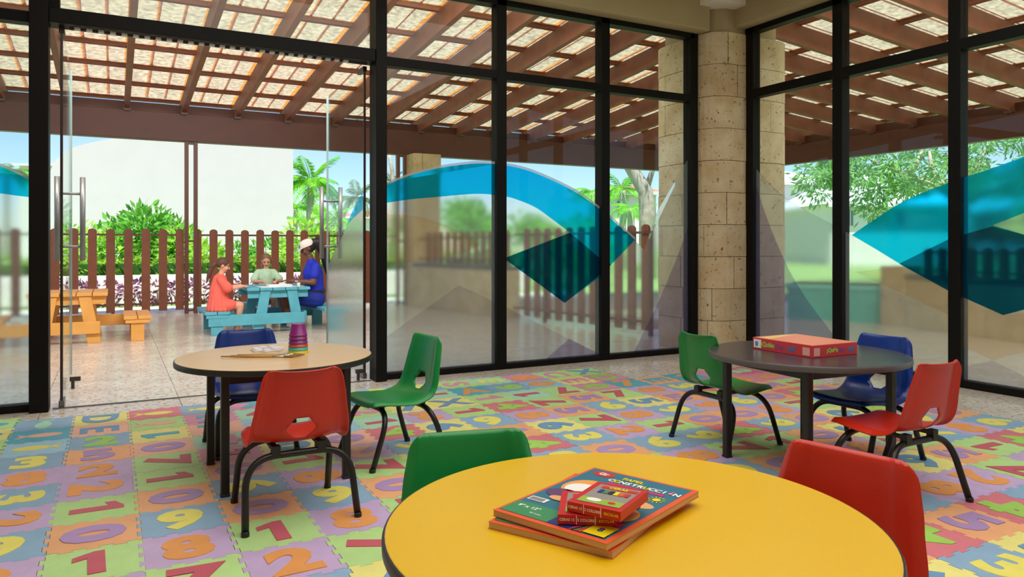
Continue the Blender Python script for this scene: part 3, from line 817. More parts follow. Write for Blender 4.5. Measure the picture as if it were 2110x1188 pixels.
# local seat normal points up / forward
def shell_mesh():
    rtop, rfr = .055, .045
    out = []
    N = 60
    def hw(s):
        w_ = w_at(s)
        if s > SLEN - rtop: d = s-(SLEN-rtop); return w_ - (rtop - math.sqrt(max(0, rtop*rtop-d*d)))
        if s < rfr: d = rfr-s; return w_ - (rfr - math.sqrt(max(0, rfr*rfr-d*d)))
        return w_
    ss = [rfr*(1-math.cos(math.pi/2*k/6)) for k in range(6)] + [rfr + (SLEN-rtop-rfr)*k/N for k in range(N+1)] + [SLEN-rtop+rtop*math.sin(math.pi/2*k/6) for k in range(1, 7)]
    right = [(hw(s), s) for s in ss]; left = [(-hw(s), s) for s in ss[::-1]]
    nx = 12
    a = right[-1]; b = left[0]
    top = [(a[0] + (b[0]-a[0])*k/nx, a[1]) for k in range(1, nx)]
    a = left[-1]; b = right[0]
    fr = [(a[0] + (b[0]-a[0])*k/nx, a[1]) for k in range(1, nx)]
    loop = right + top + left + fr
    s0 = s_of_z(.352)
    hx = [(.024,.045),(.054,.006),(.052,-.006),(.020,-.040),(-.020,-.040),(-.052,-.006),(-.054,.006),(-.024,.045)]
    hole = []
    for k in range(len(hx)):
        p, q = hx[k], hx[(k+1) % len(hx)]
        for f in range(4): hole.append((p[0]+(q[0]-p[0])*f/4, s0 + p[1]+(q[1]-p[1])*f/4))
    pts = [Vector(p) for p in loop] + [Vector(p) for p in hole]
    nl, nh = len(loop), len(hole)
    edges = [(i, (i+1) % nl) for i in range(nl)] + [(nl+i, nl+(i+1) % nh) for i in range(nh)]
    us = [-.975,-.94,-.9,-.86,-.82,-.75,-.7,-.62,-.5,-.38,-.25,-.12,0,.12,.25,.38,.5,.62,.7,.75,.82,.86,.9,.94,.975]
    for k in range(1, 58):
        s = SLEN*k/58
        for u in us:
            p = (u*hw(s), s)
            if inpoly(p, hole): continue
            if min((Vector(p)-Vector(h)).length for h in hole) < .006: continue
            if hw(s)-abs(p[0]) < .003: continue
            pts.append(Vector(p))
    vo, eo, fo, *_ = delaunay_2d_cdt(pts, edges, [], 0, 1e-6)
    faces = []
    for f in fo:
        c = sum((vo[i] for i in f), Vector((0, 0)))/len(f)
        if inpoly(c, loop) and not inpoly(c, hole): faces.append(tuple(f))
    me = bpy.data.meshes.new('seat_shell'); me.from_pydata([surf(v.x, v.y) for v in vo], [], faces); me.update()
    bm = bmesh.new(); bm.from_mesh(me)
    bmesh.ops.delete(bm, geom=[v for v in bm.verts if not v.link_faces], context='VERTS')
    bmesh.ops.recalc_face_normals(bm, faces=bm.faces)
    # thickness
    r_ = bmesh.ops.solidify(bm, geom=bm.faces[:], thickness=.0045)
    bmesh.ops.recalc_face_normals(bm, faces=bm.faces)
    for f in bm.faces: f.smooth = True
    bm.to_mesh(me); bm.free()
    return me
shell_me = shell_mesh()
def u_tube(y0, y1, xb, xt, zt):
    return rounded([(-xb, y0, .004), (-xt, y1, zt), (xt, y1, zt), (xb, y0, .004)], .115, 9)
front_me = MB().tube(u_tube(.195, .105, .188, .178, .262), .0132, 10).mesh('front_leg_frame', True)
rear_me = MB().tube(u_tube(-.195, -.115, .205, .193, .254), .0132, 10).mesh('rear_leg_frame', True)
rail_me = MB().box(-.012, .012, -.128, .118, .270, .283).mesh('mount_rail')
plate_me = MB().box(-.016, .016, -.015, .015, -.019, .019).mesh('mount_plate')
cap_me = MB().lathe([(0, 0), (.0146, 0), (.0149, .004), (.0146, .016), (.0132, .018)], 10).mesh('foot_cap', True)
for m_, mm in ((front_me, black), (rear_me, black), (rail_me, blackp), (plate_me, blackp), (cap_me, blackp)): m_.materials.append(mm)
PLA = dict(red=M('red_plastic', (196, 38, 12), .33, .03, 4, .12, 420, spec=.5), green=M('green_plastic', (0, 132, 58), .33, .03, 4, .12, 420, spec=.5), blue=M('blue_plastic', (0, 44, 124), .3, .03, 4, .12, 420, spec=.5))
shell_me.materials.append(PLA['red'])
def chair(col, x, y, face, label):
    t = thing('school_chair', label, 'chair', (x, y, .0125), R(face - 90), 'stacking school chairs')
    inst('seat_shell', shell_me, PLA[col], t)
    a = inst('front_leg_frame', front_me, None, t); b = inst('rear_leg_frame', rear_me, None, t)
    for s in (-1, 1):
        r_ = inst('mount_rail', rail_me, None, t, (s*.085, 0, 0))
        inst('mount_plate', plate_me, None, r_, (0, -.115, .271)); inst('mount_plate', plate_me, None, r_, (0, .105, .277))
    for s in (-1, 1):
        inst('foot_cap', cap_me, None, a, (s*.188, .195, 0)); inst('foot_cap', cap_me, None, b, (s*.205, -.195, 0))
    return t
chair('red', .62, 2.967, 90, 'red plastic chair seen from behind at the pale wood table')
chair('blue', .635, 4.02, 270, 'blue plastic chair on the far side of the pale wood table')
chair('green', 1.21, 3.49, 188, 'green plastic chair on the right of the pale wood table')
chair('green', .722, 1.455, 256, 'green plastic chair behind the large yellow table, mostly hidden')
chair('red', 1.25, 1.055, 192, 'red plastic chair on the right of the large yellow table')
chair('green', 2.863, 2.919, 0, 'green plastic chair on the left of the charcoal table')
chair('blue', 3.25, 2.41, 180, 'blue plastic chair behind the charcoal table')
chair('red', 2.85, 1.955, 90, 'red plastic chair on the near right side of the charcoal table')

# ================================================================== things on the tables
def flat(parent, name, poly, m, z, th=.0004):
    return MB().prism(poly, lambda a, b, t: (a, b, t), z, z+th).build(name, m, parent)
def rect(a0, a1, b0, b1): return [(a0,b0),(a1,b0),(a1,b1),(a0,b1)]
def ell(cx, cy, rx, ry, n=24): return [(cx+rx*math.cos(2*math.pi*k/n), cy+ry*math.sin(2*math.pi*k/n)) for k in range(n)]
def letter(parent, body, size, m, x, y, z, rz=0, align='LEFT', bold=0, name='lettering', squash=1.0, rot=None):
    o = obj(name, text_mesh(body, size, .0002, bold, align, squash), m, parent); o.location = (x, y, z)
    o.rotation_euler = rot if rot else (0, 0, rz)
    return o
ink = lambda n, c: M('ink_'+n, c, .35, spec=.4)
iw, iy, ir, it_, ig, ib, io, ip, ik = ink('white',(240,238,232)), ink('yellow',(240,214,20)), ink('red',(200,44,36)), ink('teal',(44,112,136)), ink('green',(58,140,92)), ink('blue',(28,52,128)), ink('orange',(226,92,52)), ink('purple',(98,62,110)), ink('black',(30,28,30))
tan = ink('tan',(226,170,110)); pinki = ink('pink',(206,38,110)); peachi = ink('peach',(236,160,80))
page = M('page_edge', (214,176,126), .8, .08, 4, stretch=(1,1,400))
def book(x, y, z, ang, th, label, full):
    W, H = .243, .333
    t = thing('drawing_book', label, 'book', (x, y, z), ang)
    MB().box(-W/2+.001, W/2-.001, -H/2+.001, H/2-.001, .0008, th-.0008).build('page_block', page, t)
    MB().box(-W/2, W/2, -H/2, H/2, 0, .0008).build('back_cover', io, t)
    c = MB().box(-W/2, W/2, -H/2, H/2, th-.0008, th).build('front_cover', io, t)
    Z = th; u = lambda a: a - W/2; v = lambda b: b - H/2
    P2 = lambda poly: [(u(a), v(b)) for a, b in poly]
    flat(c, 'cover_panel', P2(rect(.006, .231, .012, .326)), it_, Z)
    flat(c, 'cover_banner', P2(rect(.006, .112, .012, .070)), ig, Z+.0005)
    flat(c, 'logo_oval', P2(ell(.045, .302, .026, .015)), ir, Z+.0005)
    letter(c, 'Gr', .020, iw, u(.045), v(.302), Z+.0012, 0, 'CENTER', .0006)
    if full:
        flat(c, 'cover_shape', P2(ell(.062, .205, .046, .050)), peachi, Z+.0005); flat(c, 'cover_shape', P2(ell(.060, .195, .034, .030)), iw, Z+.0010)
        flat(c, 'cover_shape', P2(ell(.052, .150, .040, .026)), ip, Z+.0010); flat(c, 'cover_shape', P2(ell(.060, .122, .022, .012)), tan, Z+.0015)
        flat(c, 'cover_shape', P2(ell(.172, .190, .050, .020)), tan, Z+.0005); flat(c, 'cover_shape', P2(ell(.196, .125, .030, .036)), peachi, Z+.0010)
        flat(c, 'cover_shape', P2(ell(.182, .165, .022, .030)), ik, Z+.0008); flat(c, 'cover_shape', P2(ell(.165, .232, .020, .016)), iw, Z+.0010)
        flat(c, 'cover_shape', P2([(.150,.075),(.222,.060),(.226,.085),(.190,.100)]), pinki, Z+.0012)
        flat(c, 'barcode', P2(rect(.012, .052, .084, .104)), iw, Z+.0010)
        for k in range(9): flat(c, 'barcode_line', P2(rect(.016+.0035*k, .0175+.0035*k, .086, .100)), ik, Z+.0015)
        flat(c, 'number_panel', P2(rect(.112, .158, .012, .062)), ib, Z+.0006)
        letter(c, '48', .026, iw, u(.135), v(.040), Z+.0014, 0, 'CENTER', .001)
        for k, m in enumerate((pinki, ik, ig, ir, io)): flat(c, 'stripe', P2([(.158+.005*k,.012),(.163+.005*k,.012),(.185+.005*k,.075),(.180+.005*k,.075)]), m, Z+.0008+.0002*k)
        flat(c, 'price_label', P2(rect(.186, .228, .014, .062)), iy, Z+.0022)
        letter(c, '8', .022, ib, u(.207), v(.038), Z+.0030, 0, 'CENTER', .0004)
        flat(c, 'title_band', P2(rect(.080, .205, .256, .266)), pinki, Z+.0006)
        cols = [iw, iy, iw, iw, iw, iw, iy, iw, iw, iw, ink('rosy', (244, 150, 180)), iw]
        for k, ch in enumerate('CONSTRUCCIÓN'):
            letter(c, ch, .020, cols[k], u(.078 + .0132*k), v(.278), Z+.0012, 0, 'CENTER', .0008)
        letter(c, 'PAPEL', .018, iy, u(.092), v(.300), Z+.0012, 0, 'LEFT', .0006)
        flat(c, 'sun_drawing', P2(ell(.205, .232, .008, .008)), iy, Z+.0010)
        for k in range(12):
            a = 2*math.pi*k/12; p = (.205+.011*math.cos(a), .232+.011*math.sin(a)); q = (.205+.018*math.cos(a), .232+.018*math.sin(a)); n_ = (-math.sin(a)*.0009, math.cos(a)*.0009)
            flat(c, 'sun_beam', P2([(p[0]+n_[0],p[1]+n_[1]),(q[0]+n_[0],q[1]+n_[1]),(q[0]-n_[0],q[1]-n_[1]),(p[0]-n_[0],p[1]-n_[1])][::-1]), iy, Z+.0010)
        letter(c, '9" x 12"', .015, iw, u(.020), v(.050), Z+.0012, 0, 'LEFT', .0004)
        letter(c, '48 hojas', .008, iw, u(.060), v(.030), Z+.0012)
    return t
A_, B_, D_ = Vector((.602,1.196)), Vector((.911,1.321)), Vector((.702,.975))
ctr = (B_ + D_)/2; angb = math.atan2((B_-A_).y, (B_-A_).x) - R(90)
book(ctr.x-.012, ctr.y+.010, .545, angb + R(7), .0125, 'lower drawing book with an orange edge under the other book', False)
book(ctr.x, ctr.y, .5595, angb, .0115, 'upper drawing book with a teal cover lettered in white', True)
def crayons(cx, cy, z, ang, label):
    t = thing('crayon_box', label, 'crayon box', (cx, cy, z), ang); W, H, T = .100, .124, .0175
    MB().box(-W/2, W/2, -H/2, H/2, 0, T).build('carton', ink('box_red', (196, 30, 36)), t, bevel=.001)
    flat(t, 'cover_panel', rect(-W/2+.012, W/2-.008, -H/2+.012, H/2-.012), ink('box_grey', (150, 140, 136)), T)
    flat(t, 'meadow_panel', rect(-W/2+.012, W/2-.008, -H/2+.012, -H/2+.038), ink('box_green', (150, 180, 70)), T+.0005)
    flat(t, 'cover_shape', ell(-.012, -.034, .014, .008), iw, T+.0010); flat(t, 'cover_shape', ell(.022, -.036, .007, .005), ir, T+.0010)
    flat(t, 'title_band', rect(-.028, .040, .030, .042), ir, T+.0006); letter(t, 'CERAS', .012, iy, .004, .036, T+.0014, 0, 'CENTER', .0005)
    for k, m in enumerate((ib, ig, ik, iy, io, ir)): flat(t, 'crayon_print', rect(-.024+.010*k, -.016+.010*k, .004, .022), m, T+.0010)
    for xx in (-.018, .014): MB().box(xx-.0006, xx+.0006, -H/2-.0004, -H/2, .001, T-.001).build('divider_print', iw, t)
    for xx, b in ((-.034, 'CERAS 12'), (-.002, '12 COLORES'), (.033, 'ESCOLAR')):
        letter(t, b, .0062, iw if xx < .02 else iy, xx, -H/2-.0006, T/2, 0, 'CENTER', .0001, rot=(R(90), 0, 0))
    return t
al = math.atan2(-.058, .081); fl = Vector((.670,1.078)); ux = Vector((math.cos(al), math.sin(al))); uy = Vector((-ux.y, ux.x))
p = fl + ux*.05 + uy*.062; crayons(p.x, p.y, .573, al, 'lower red crayon box lying on the teal drawing book')
al = math.atan2(-.087, .050); fl = Vector((.690,1.080)); ux = Vector((math.cos(al), math.sin(al))); uy = Vector((-ux.y, ux.x))
p = fl + ux*.05 + uy*.062; crayons(p.x, p.y, .5918, al, 'upper red crayon box resting on the other crayon box')

# board game box
gb = thing('game_box', 'pink and red board game box on the charcoal table', 'board game', (2.905, 2.452, .545), R(-1.5))
bw, bl_, bh = .147, .180, .056
MB().box(-bw, bw, -bl_, bl_, 0, bh).build('carton', ink('game_red', (206, 60, 66)), gb, bevel=.002)
flat(gb, 'lid_print', rect(-bw+.004, bw-.004, -bl_+.004, bl_-.004), ink('game_pink', (226, 140, 112)), bh)
flat(gb, 'lid_stripe', [(-bw+.006,.08),(-bw+.006,.15),(.05,bl_-.006),(.11,bl_-.03)], ink('game_yellow', (228, 196, 130)), bh+.0005)
def side_text(body, m, a, sz, face):
    if face == 'L': letter(gb, body, sz, m, -bw-.0008, a, bh/2, 0, 'CENTER', .0014, rot=(R(90), 0, R(-90)))
    else: letter(gb, body, sz, m, a, -bl_-.0008, bh/2, 0, 'CENTER', .0014, rot=(R(90), 0, 0))
for body, m, a, f, s in (('¿Quién', ink('lime',(170,200,90)), .085, 'L', .030), ('Soy', ink('violet',(150,70,140)), .012, 'L', .032), ('yo?', ink('sky',(40,130,190)), -.060, 'L', .036)):
    side_text(body, m, a, s, f)
for body, m, a, f, s in (('¿Quién', ink('lime',(170,200,90)), -.020, 'F', .026), ('Soy', ink('violet',(150,70,140)), .045, 'F', .028), ('yo?', ink('sky',(40,130,190)), .105, 'F', .032)):
    side_text(body, m, a, s, f)
MB().box(-bw-.0008, -bw, .125, .172, .008, .048).build('white_label', iw, gb)
MB().box(-bw-.0014, -bw-.0008, .145, .162, .016, .038).build('label_picture', ink('sky2',(60,150,190)), gb)
for s_ in ((-bw-.0008, -bw, -.165, -.125), ): MB().box(s_[0], s_[1], s_[2], s_[3], .008, .044).build('portrait_print', ink('rose',(230,170,160)), gb)
MB().box(-.138, -.100, -bl_-.0008, -bl_, .008, .044).build('portrait_print', ink('rose',(230,170,160)), gb)

# cups, palette and brushes
cupc = [('yellow', (214,190,40)), ('teal', (60,180,160)), ('red', (196,70,66)), ('purple', (122,34,110)), ('purple', (128,30,112)), ('purple', (132,26,116))]
zz = [0, .015, .030, .045, .064, .081]
labs = ['yellow stacking cup at the bottom of the cup tower', 'teal stacking cup, second from the bottom of the tower', 'red stacking cup under the purple cups', 'purple stacking cup resting on the red cup', 'purple stacking cup, second from the top of the tower', 'purple stacking cup on top of the cup tower']
for k, (cn, c) in enumerate(cupc):
    r0 = .0465 - .0011*k; b = MB()
    b.lathe([(r0-.003, 0), (r0+.001, 0), (r0+.001, .004), (r0-.001, .006), (r0-.0085, .052), (r0-.0105, .056), (0, .056), ], 28, close=False)
    b.lathe([(r0-.003, 0), (r0-.0125, .0535), (0, .0535)], 28, close=False)
    o = b.build('stacking_cup', M('cup_'+cn+str(k), c, .3, spec=.5), None, auto=40); o.location = (.768, 3.545, .545 + zz[k])
    tag(o, labs[k], 'cup', 'stacked plastic cups')
b = MB(); n = 42
pal_o = thing('paint_palette', 'white flower shaped paint palette on the pale wood table', 'paint palette', (.655, 3.70, .545))
out = [((.072+.008*math.cos(7*2*math.pi*k/n))*math.cos(2*math.pi*k/n), (.072+.008*math.cos(7*2*math.pi*k/n))*math.sin(2*math.pi*k/n)) for k in range(n)]
pm = M('white_plastic', (232,228,232), .3)
b.prism(out, lambda a, c, t: (a, c, t), 0, .007); b.build('tray', pm, pal_o, bevel=.002)
for k in range(7):
    a = 2*math.pi*k/7; MB().lathe([(.019, .007), (.020, .013), (.017, .013), (.013, .0085), (0, .008)], 16, (.052*math.cos(a), .052*math.sin(a), 0), close=False).build('well', pm, pal_o, smooth=True)
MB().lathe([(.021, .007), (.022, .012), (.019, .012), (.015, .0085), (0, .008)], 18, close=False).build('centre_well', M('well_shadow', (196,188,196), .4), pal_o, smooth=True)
hand = M('brush_handle', (176,138,84), .4, .1, 20); fer = M('ferrule', (196,192,180), .25, metal=.8); hair_ = M('bristle', (150,116,70), .8)
for k, (a, b_, lb) in enumerate((((.428,3.552), (.728,3.384), 'long paint brush lying nearest the edge of the wood table'), ((.470,3.553), (.752,3.402), 'middle paint brush lying beside the cup tower'), ((.500,3.565), (.772,3.425), 'paint brush lying closest to the paint palette'))):
    A, B = Vector((a[0], a[1], .5505)), Vector((b_[0], b_[1], .5515)); d = (B-A).normalized(); L = (B-A).length
    t = thing('paint_brush', lb, 'paint brush', A, 0, 'paint brushes'); 
    MB().tube([(0,0,0), d*L*.35, d*L*.68], [.0028,.0048,.0042], 8).build('handle', hand, t, smooth=True)
    MB().tube([d*L*.68, d*L*.83], [.0042,.0052], 8).build('ferrule', fer, t, smooth=True)
    MB().tube([d*L*.83, d*L*.93, d*L], [.0050,.0056,.0022], 8).build('bristles', hair_, t, smooth=True)
# ================================================================== the garden
grass = M('lawn', (112, 146, 76), .9, .25, 2.5, .6, 90, rgb2=(134, 164, 92))
path_m = M('pale_path', (232, 226, 218), .8, .05, 2)
struct(MB().box(-90, 130, 12.75, 160, -.12, -.03).build('ground', grass), 'green lawn beyond the patio')
struct(MB().box(12.3, 130, -40, 12.75, -.12, -.03).build('ground', grass), 'green lawn right of the patio')

# ---------------- picket fences
def picket_mesh(wd, h, th):
    n = 7; r = wd/2
    out = [(-r, 0), (r, 0), (r, h-r*.75)] + [(r*math.cos(math.pi*k/n), h-r*.75+r*.75*math.sin(math.pi*k/n)) for k in range(1, n)] + [(-r, h-r*.75)]
    me = MB().prism(out, lambda a, b, t: (a, t, b), -th/2, th/2).mesh('picket'); me.materials.append(picketm); return me
def fence(p0, p1, sp, wd, z0, z1, label, th=.028, rails=(.11, -.09), posts=True, phase=.5, extra=0):
    p0 = Vector((p0[0], p0[1], 0)); p1 = Vector((p1[0], p1[1], 0)); d = p1-p0; L = d.length; a = math.atan2(d.y, d.x)
    t = thing('picket_fence', label, 'fence', (p0.x, p0.y, z0), a, 'brown picket fences')
    h = z1-z0; me = picket_mesh(wd, h, th); n = int(L/sp) + extra
    for k in range(n):
        o = inst('picket', me, None, t, (sp*(k+phase), random.uniform(-.004, .004), random.uniform(-.006, .006)))
    for zr in (rails[0], h+rails[1]):
        MB().box(0, L, .016, .046, zr-.014, zr+.014).build('rail', steel_b, t)
    if posts:
        k = 0.0
        while k < L+.1:
            MB().box(min(k, L)-.02, min(k, L)+.02, .014, .060, -z0+.001 if z0 < .3 else 0, h-.07).build('fence_post', steel_b, t); k += 1.9
    return t
pa = onZ(384, 644); FY = 12.52
fence((-3.8, FY), (.975, FY), .2355, .117, .05, 1.30, 'brown picket fence left of the slim paired posts', phase=.01, extra=1)
fence((1.135, FY), (3.02, FY), .2355, .117, .05, 1.30, 'brown picket fence directly behind the seated children', phase=.12)
fence((3.06, FY), (4.45, FY), .2355, .117, .05, 1.30, 'brown picket fence between the children and the stone pier')
S0, S1 = Vector((5.535, 6.62)), Vector((4.62, 12.30)); sd = (S1-S0).normalized()
m1 = S0 + sd*2.75
fence(S0 + sd*.16, m1, .222, .118, .05, 1.29, 'brown picket fence running out from the corner pillar')
# stone pier and low coral wall carrying small pickets
pier = thing('stone_pier', 'square coral stone pier under the pergola beam', 'pier', (0, 0, 0))
MB().box(4.63, 5.02, 12.10, 12.44, 0, 2.64).build('core', mortar, pier)
block_pillar(pier, 4.57, 5.08, 12.04, 12.50, .03, 0, 2.645, .38, .42, coral_far, 9, .06)
lw = thing('low_stone_wall', 'low coral block wall with a dark cap between pier and picket fence', 'wall', (0, 0, 0))
b0 = m1 + sd*.06; b1 = S1 - sd*.30; L = (b1-b0).length; nrm = Vector((-sd.y, sd.x))
def wpt(a, t, z): p = b0 + sd*a + nrm*t; return (p.x, p.y, z)
MB().prism(rect(0.01, L-.01, .03, .22), lambda a, b, z: wpt(a, -b+.12, z), 0.0, .68).build('core', mortar, lw)
rn2 = random.Random(4)
for c in range(2):
    a = 0
    while a < L-.05:
        e = min(L, a + rn2.uniform(.45, .75)); e = L if L-e < .2 else e
        MB().prism(rect(a+.004, e-.004, 0, .25), lambda u, v, z: wpt(u, -v+.125, z), c*.345+.003, (c+1)*.345-.003).build('stone_block', coral_far, lw); a = e
MB().prism(rect(0, L, 0, .30), lambda u, v, z: wpt(u, -v+.15, z), .691, .745).build('wall_cap', M('cap_brown', (98, 84, 78), .6), lw)
fence(b0 + sd*.05, b1 - sd*.05, .20, .10, .75, 1.27, 'short brown pickets standing on the low coral wall', rails=(.08, -.10), posts=False)

# ---------------- picnic tables
def picnic(cx, cy, m, label, right_dx, benches):
    t = thing('picnic_table', label, 'picnic table', (cx, cy, 0))
    H = .54; w = .375; n = 5; pw = 2*w/n
    for k in range(n):
        MB().box(-w+k*pw+.004, -w+(k+1)*pw-.004, -.43, .43, H-.035, H).build('top_plank', m, t, bevel=.004)
    for s in (-1, 1):
        y = s*.36
        MB().box(-.355, .355, y-.02, y+.02, H-.125, H-.036).build('apron', m, t, bevel=.003)
        for q in (-1, 1):
            lg = MB(); v = []
            for yy in (y+s*.021, y+s*.055): v += [(q*.155-.058, yy, H-.037), (q*.155+.058, yy, H-.037), (q*.245+.064, yy, 0), (q*.245-.064, yy, 0)]
            lg.add(v, [(0,1,2,3),(7,6,5,4),(0,4,5,1),(1,5,6,2),(2,6,7,3),(3,7,4,0)]); 
            me = lg.mesh('leg'); bm = bmesh.new(); bm.from_mesh(me); bmesh.ops.recalc_face_normals(bm, faces=bm.faces); bm.to_mesh(me); bm.free()
            obj('leg', me, m, t, bevel=.003)
    def bench(x0, x1, y0, y1, along):
        n2 = 2; bt = thing('x', '', '') if False else None
        zt = .275
        for k in range(n2):
            if along == 'Y':
                u0 = x0+(x1-x0)*k/n2; u1 = x0+(x1-x0)*(k+1)/n2; MB().box(u0+.004, u1-.004, y0, y1, zt-.035, zt).build('seat_plank', m, t, bevel=.004)
            else:
                u0 = y0+(y1-y0)*k/n2; u1 = y0+(y1-y0)*(k+1)/n2; MB().box(x0, x1, u0+.004, u1-.004, zt-.035, zt).build('seat_plank', m, t, bevel=.004)
        for e in (0, 1):
            if along == 'Y':
                y = y0+.06 if e == 0 else y1-.06; x = (x0+x1)/2
                MB().box(x-.065, x+.065, y-.03, y+.03, 0, zt-.036).build('bench_leg', m, t, bevel=.003); MB().box(x0+.02, x1-.02, y-.05, y-.031, zt-.075, zt-.036).build('bench_cleat', m, t)
            else:
                x = x0+.08 if e == 0 else x1-.08; y = (y0+y1)/2
                MB().box(x-.065, x+.065, y-.03, y+.03, 0, zt-.036).build('bench_leg', m, t, bevel=.003)
    if 'L' in benches: bench(-.845, -.565, -.47, .46, 'Y'); MB().box(-.80, .30, -.455, -.417, .105, .235).build('cross_beam', m, t, bevel=.003)
    if 'R' in benches: bench(right_dx, right_dx+.28, -.62+.15 if right_dx > .5 else -.62, .40, 'Y'); MB().box(-.30, right_dx+.22, .417, .455, .105, .235).build('cross_beam', m, t, bevel=.003)
    if 'B' in benches: bench(-.42, .42, .78, 1.06, 'X'); MB().box(.32, .358, -.30, 1.0, .105, .235).build('cross_beam', m, t, bevel=.003)
    return t
pb = M('turquoise_paint', (92, 178, 196), .5, .08, 8, .1, 60); po = M('ochre_paint', (232, 168, 84), .5, .07, 8, .1, 60)
picnic(1.775, 9.66, pb, 'small turquoise wooden picnic table where two children and a woman sit', .50, 'LRB')
picnic(-.42, 9.55, po, 'small ochre wooden picnic table behind the open left door leaf', .52, 'LR')

# ---------------- people
SK1 = M('skin_fair', (226, 166, 138), .55, .04, 12); SK2 = M('skin_brown', (112, 70, 52), .5, .05, 12)
def blob(name, fn, m, parent, vox=.009, smooth=6):
    mb = MB(); fn(mb)
    o = mb.build(name, m, parent, smooth=True)
    r = o.modifiers.new('skin', 'REMESH'); r.mode = 'VOXEL'; r.voxel_size = vox; r.use_smooth_shade = True
    s = o.modifiers.new('relax', 'SMOOTH'); s.factor = .5; s.iterations = smooth
    return o
def limb(mb, pts, rr):
    for (a, b), (ra, rb) in zip(zip(pts, pts[1:]), zip(rr, rr[1:])): mb.capsule(a, b, ra, rb)
def hand(mb, wrist, dirv, up, s=1.0, curl=.5):
    """palm, four unequal bent fingers and a thumb from the side of the palm"""
    d = Vector(dirv).normalized(); n = Vector(up).normalized(); sd_ = d.cross(n).normalized(); w_ = Vector(wrist)
    for k in range(4):
        o = (k-1.5)*.017*s
        base = w_ + d*.045*s + sd_*o; mb.capsule(w_ + d*.008*s + sd_*o*.6, base, .013*s, .011*s, seg=8)
        ln = (.030, .036, .034, .026)[k]*s
        mid = base + (d - n*curl*.5).normalized()*ln; tip = mid + (d - n*curl*1.4).normalized()*ln*.8
        mb.capsule(base, mid, .0085*s, .0078*s, seg=7); mb.capsule(mid, tip, .0078*s, .0062*s, seg=7)
    th0 = w_ + d*.014*s + sd_*.020*s; th1 = th0 + (d*.6 + sd_*.7 - n*.2).normalized()*.032*s; th2 = th1 + (d*.9 + sd_*.1 - n*.3).normalized()*.024*s
    mb.capsule(th0, th1, .0105*s, .009*s, seg=7); mb.capsule(th1, th2, .009*s, .007*s, seg=7)
def head(mb, c, s, M3):
    T = lambda x, y, z: Vector(c) + M3 @ Vector((x*s, y*s, z*s))
    mb.sphere(T(0, -.006, .022), (.074*s, .090*s, .090*s), M3=M3, nu=16, nv=12)      # skull, face looks along +y
    mb.sphere(T(0, .026, -.026), (.058*s, .058*s, .066*s), M3=M3, nu=14, nv=10)      # jaw
    mb.sphere(T(0, .052, -.070), (.026*s, .024*s, .022*s), M3=M3)                     # chin
    mb.capsule(T(0, .078, .008), T(0, .098, -.018), .010*s, .014*s)                    # nose
    for q in (-1, 1):
        mb.sphere(T(q*.034, .062, -.022), (.024*s, .022*s, .024*s), M3=M3)            # cheeks
        mb.sphere(T(q*.074, -.004, -.004), (.010*s, .018*s, .028*s), M3=M3)           # ears
def face(parent, c, s, M3, lip, lid):
    T = lambda x, y, z: Vector(c) + M3 @ Vector((x*s, y*s, z*s))
    for q in (-1, 1):
        MB().sphere(T(q*.030, .074, .006), (.0125*s, .008*s, .0075*s), M3=M3).build('eye', M('eye_dark', (42, 30, 26), .3), parent, smooth=True)
        MB().capsule(T(q*.046, .070, .028), T(q*.016, .082, .028), .0045*s, .0045*s).build('eyebrow', lid, parent, smooth=True)
    MB().capsule(T(-.017, .080, -.046), T(.017, .080, -.046), .006*s, .006*s).build('mouth', lip, parent, smooth=True)
def rotz3(a): return Matrix.Rotation(a, 3, 'Z')
lipm = M('lips', (176, 96, 88), .5); hairb = M('hair_brown', (92, 62, 44), .6, .2, 40, .4, 120, stretch=(1,1,.25)); haird = M('hair_fairbrown', (132, 96, 66), .6, .2, 40, .4, 120, stretch=(1,1,.25)); hairk = M('hair_black', (26, 20, 20), .55, .2, 40, .4, 120)

# girl in coral dress, left bench, facing the table (+x)
g1 = thing('person', 'child in a coral dress sitting on the left turquoise bench', 'person', (1.10, 9.36, .275))
def hd(c, yaw, pitch, roll=0): return Matrix.Rotation(yaw, 3, 'Z') @ Matrix.Rotation(pitch, 3, 'X') @ Matrix.Rotation(roll, 3, 'Y')
c1 = Vector((.05, 0, .535)); m1h = hd(c1, R(-97), R(-18)); s1 = .80
def body1(mb):
    limb(mb, [(0,0,.085), (.0,0,.20), (.015,0,.34), (.02,0,.40)], [.088,.078,.082,.05])
    mb.capsule((.015,-.085,.375), (.015,.085,.375), .036, .036)
    limb(mb, [(.02,0,.40), (.04,0,.47)], [.034,.033]); head(mb, c1, s1, m1h)
    for q in (-1, 1):
        limb(mb, [(.015,q*.095,.370), (.10,q*.120,.262), (.255,q*.085,.288)], [.034,.027,.021])
        hand(mb, (.265,q*.083,.289), (1,-q*.12,.0), (0,0,1), .78, .5)
        limb(mb, [(.01,q*.055,.06), (.235,q*.060,.062), (.215,q*.055,-.17)], [.062,.046,.030]); limb(mb, [(.215,q*.055,-.17), (.195,q*.055,-.245)], [.030,.024])
        limb(mb, [(.195,q*.055,-.250), (.285,q*.060,-.258)], [.026,.018])
blob('body', body1, SK1, g1, .0065, 4)
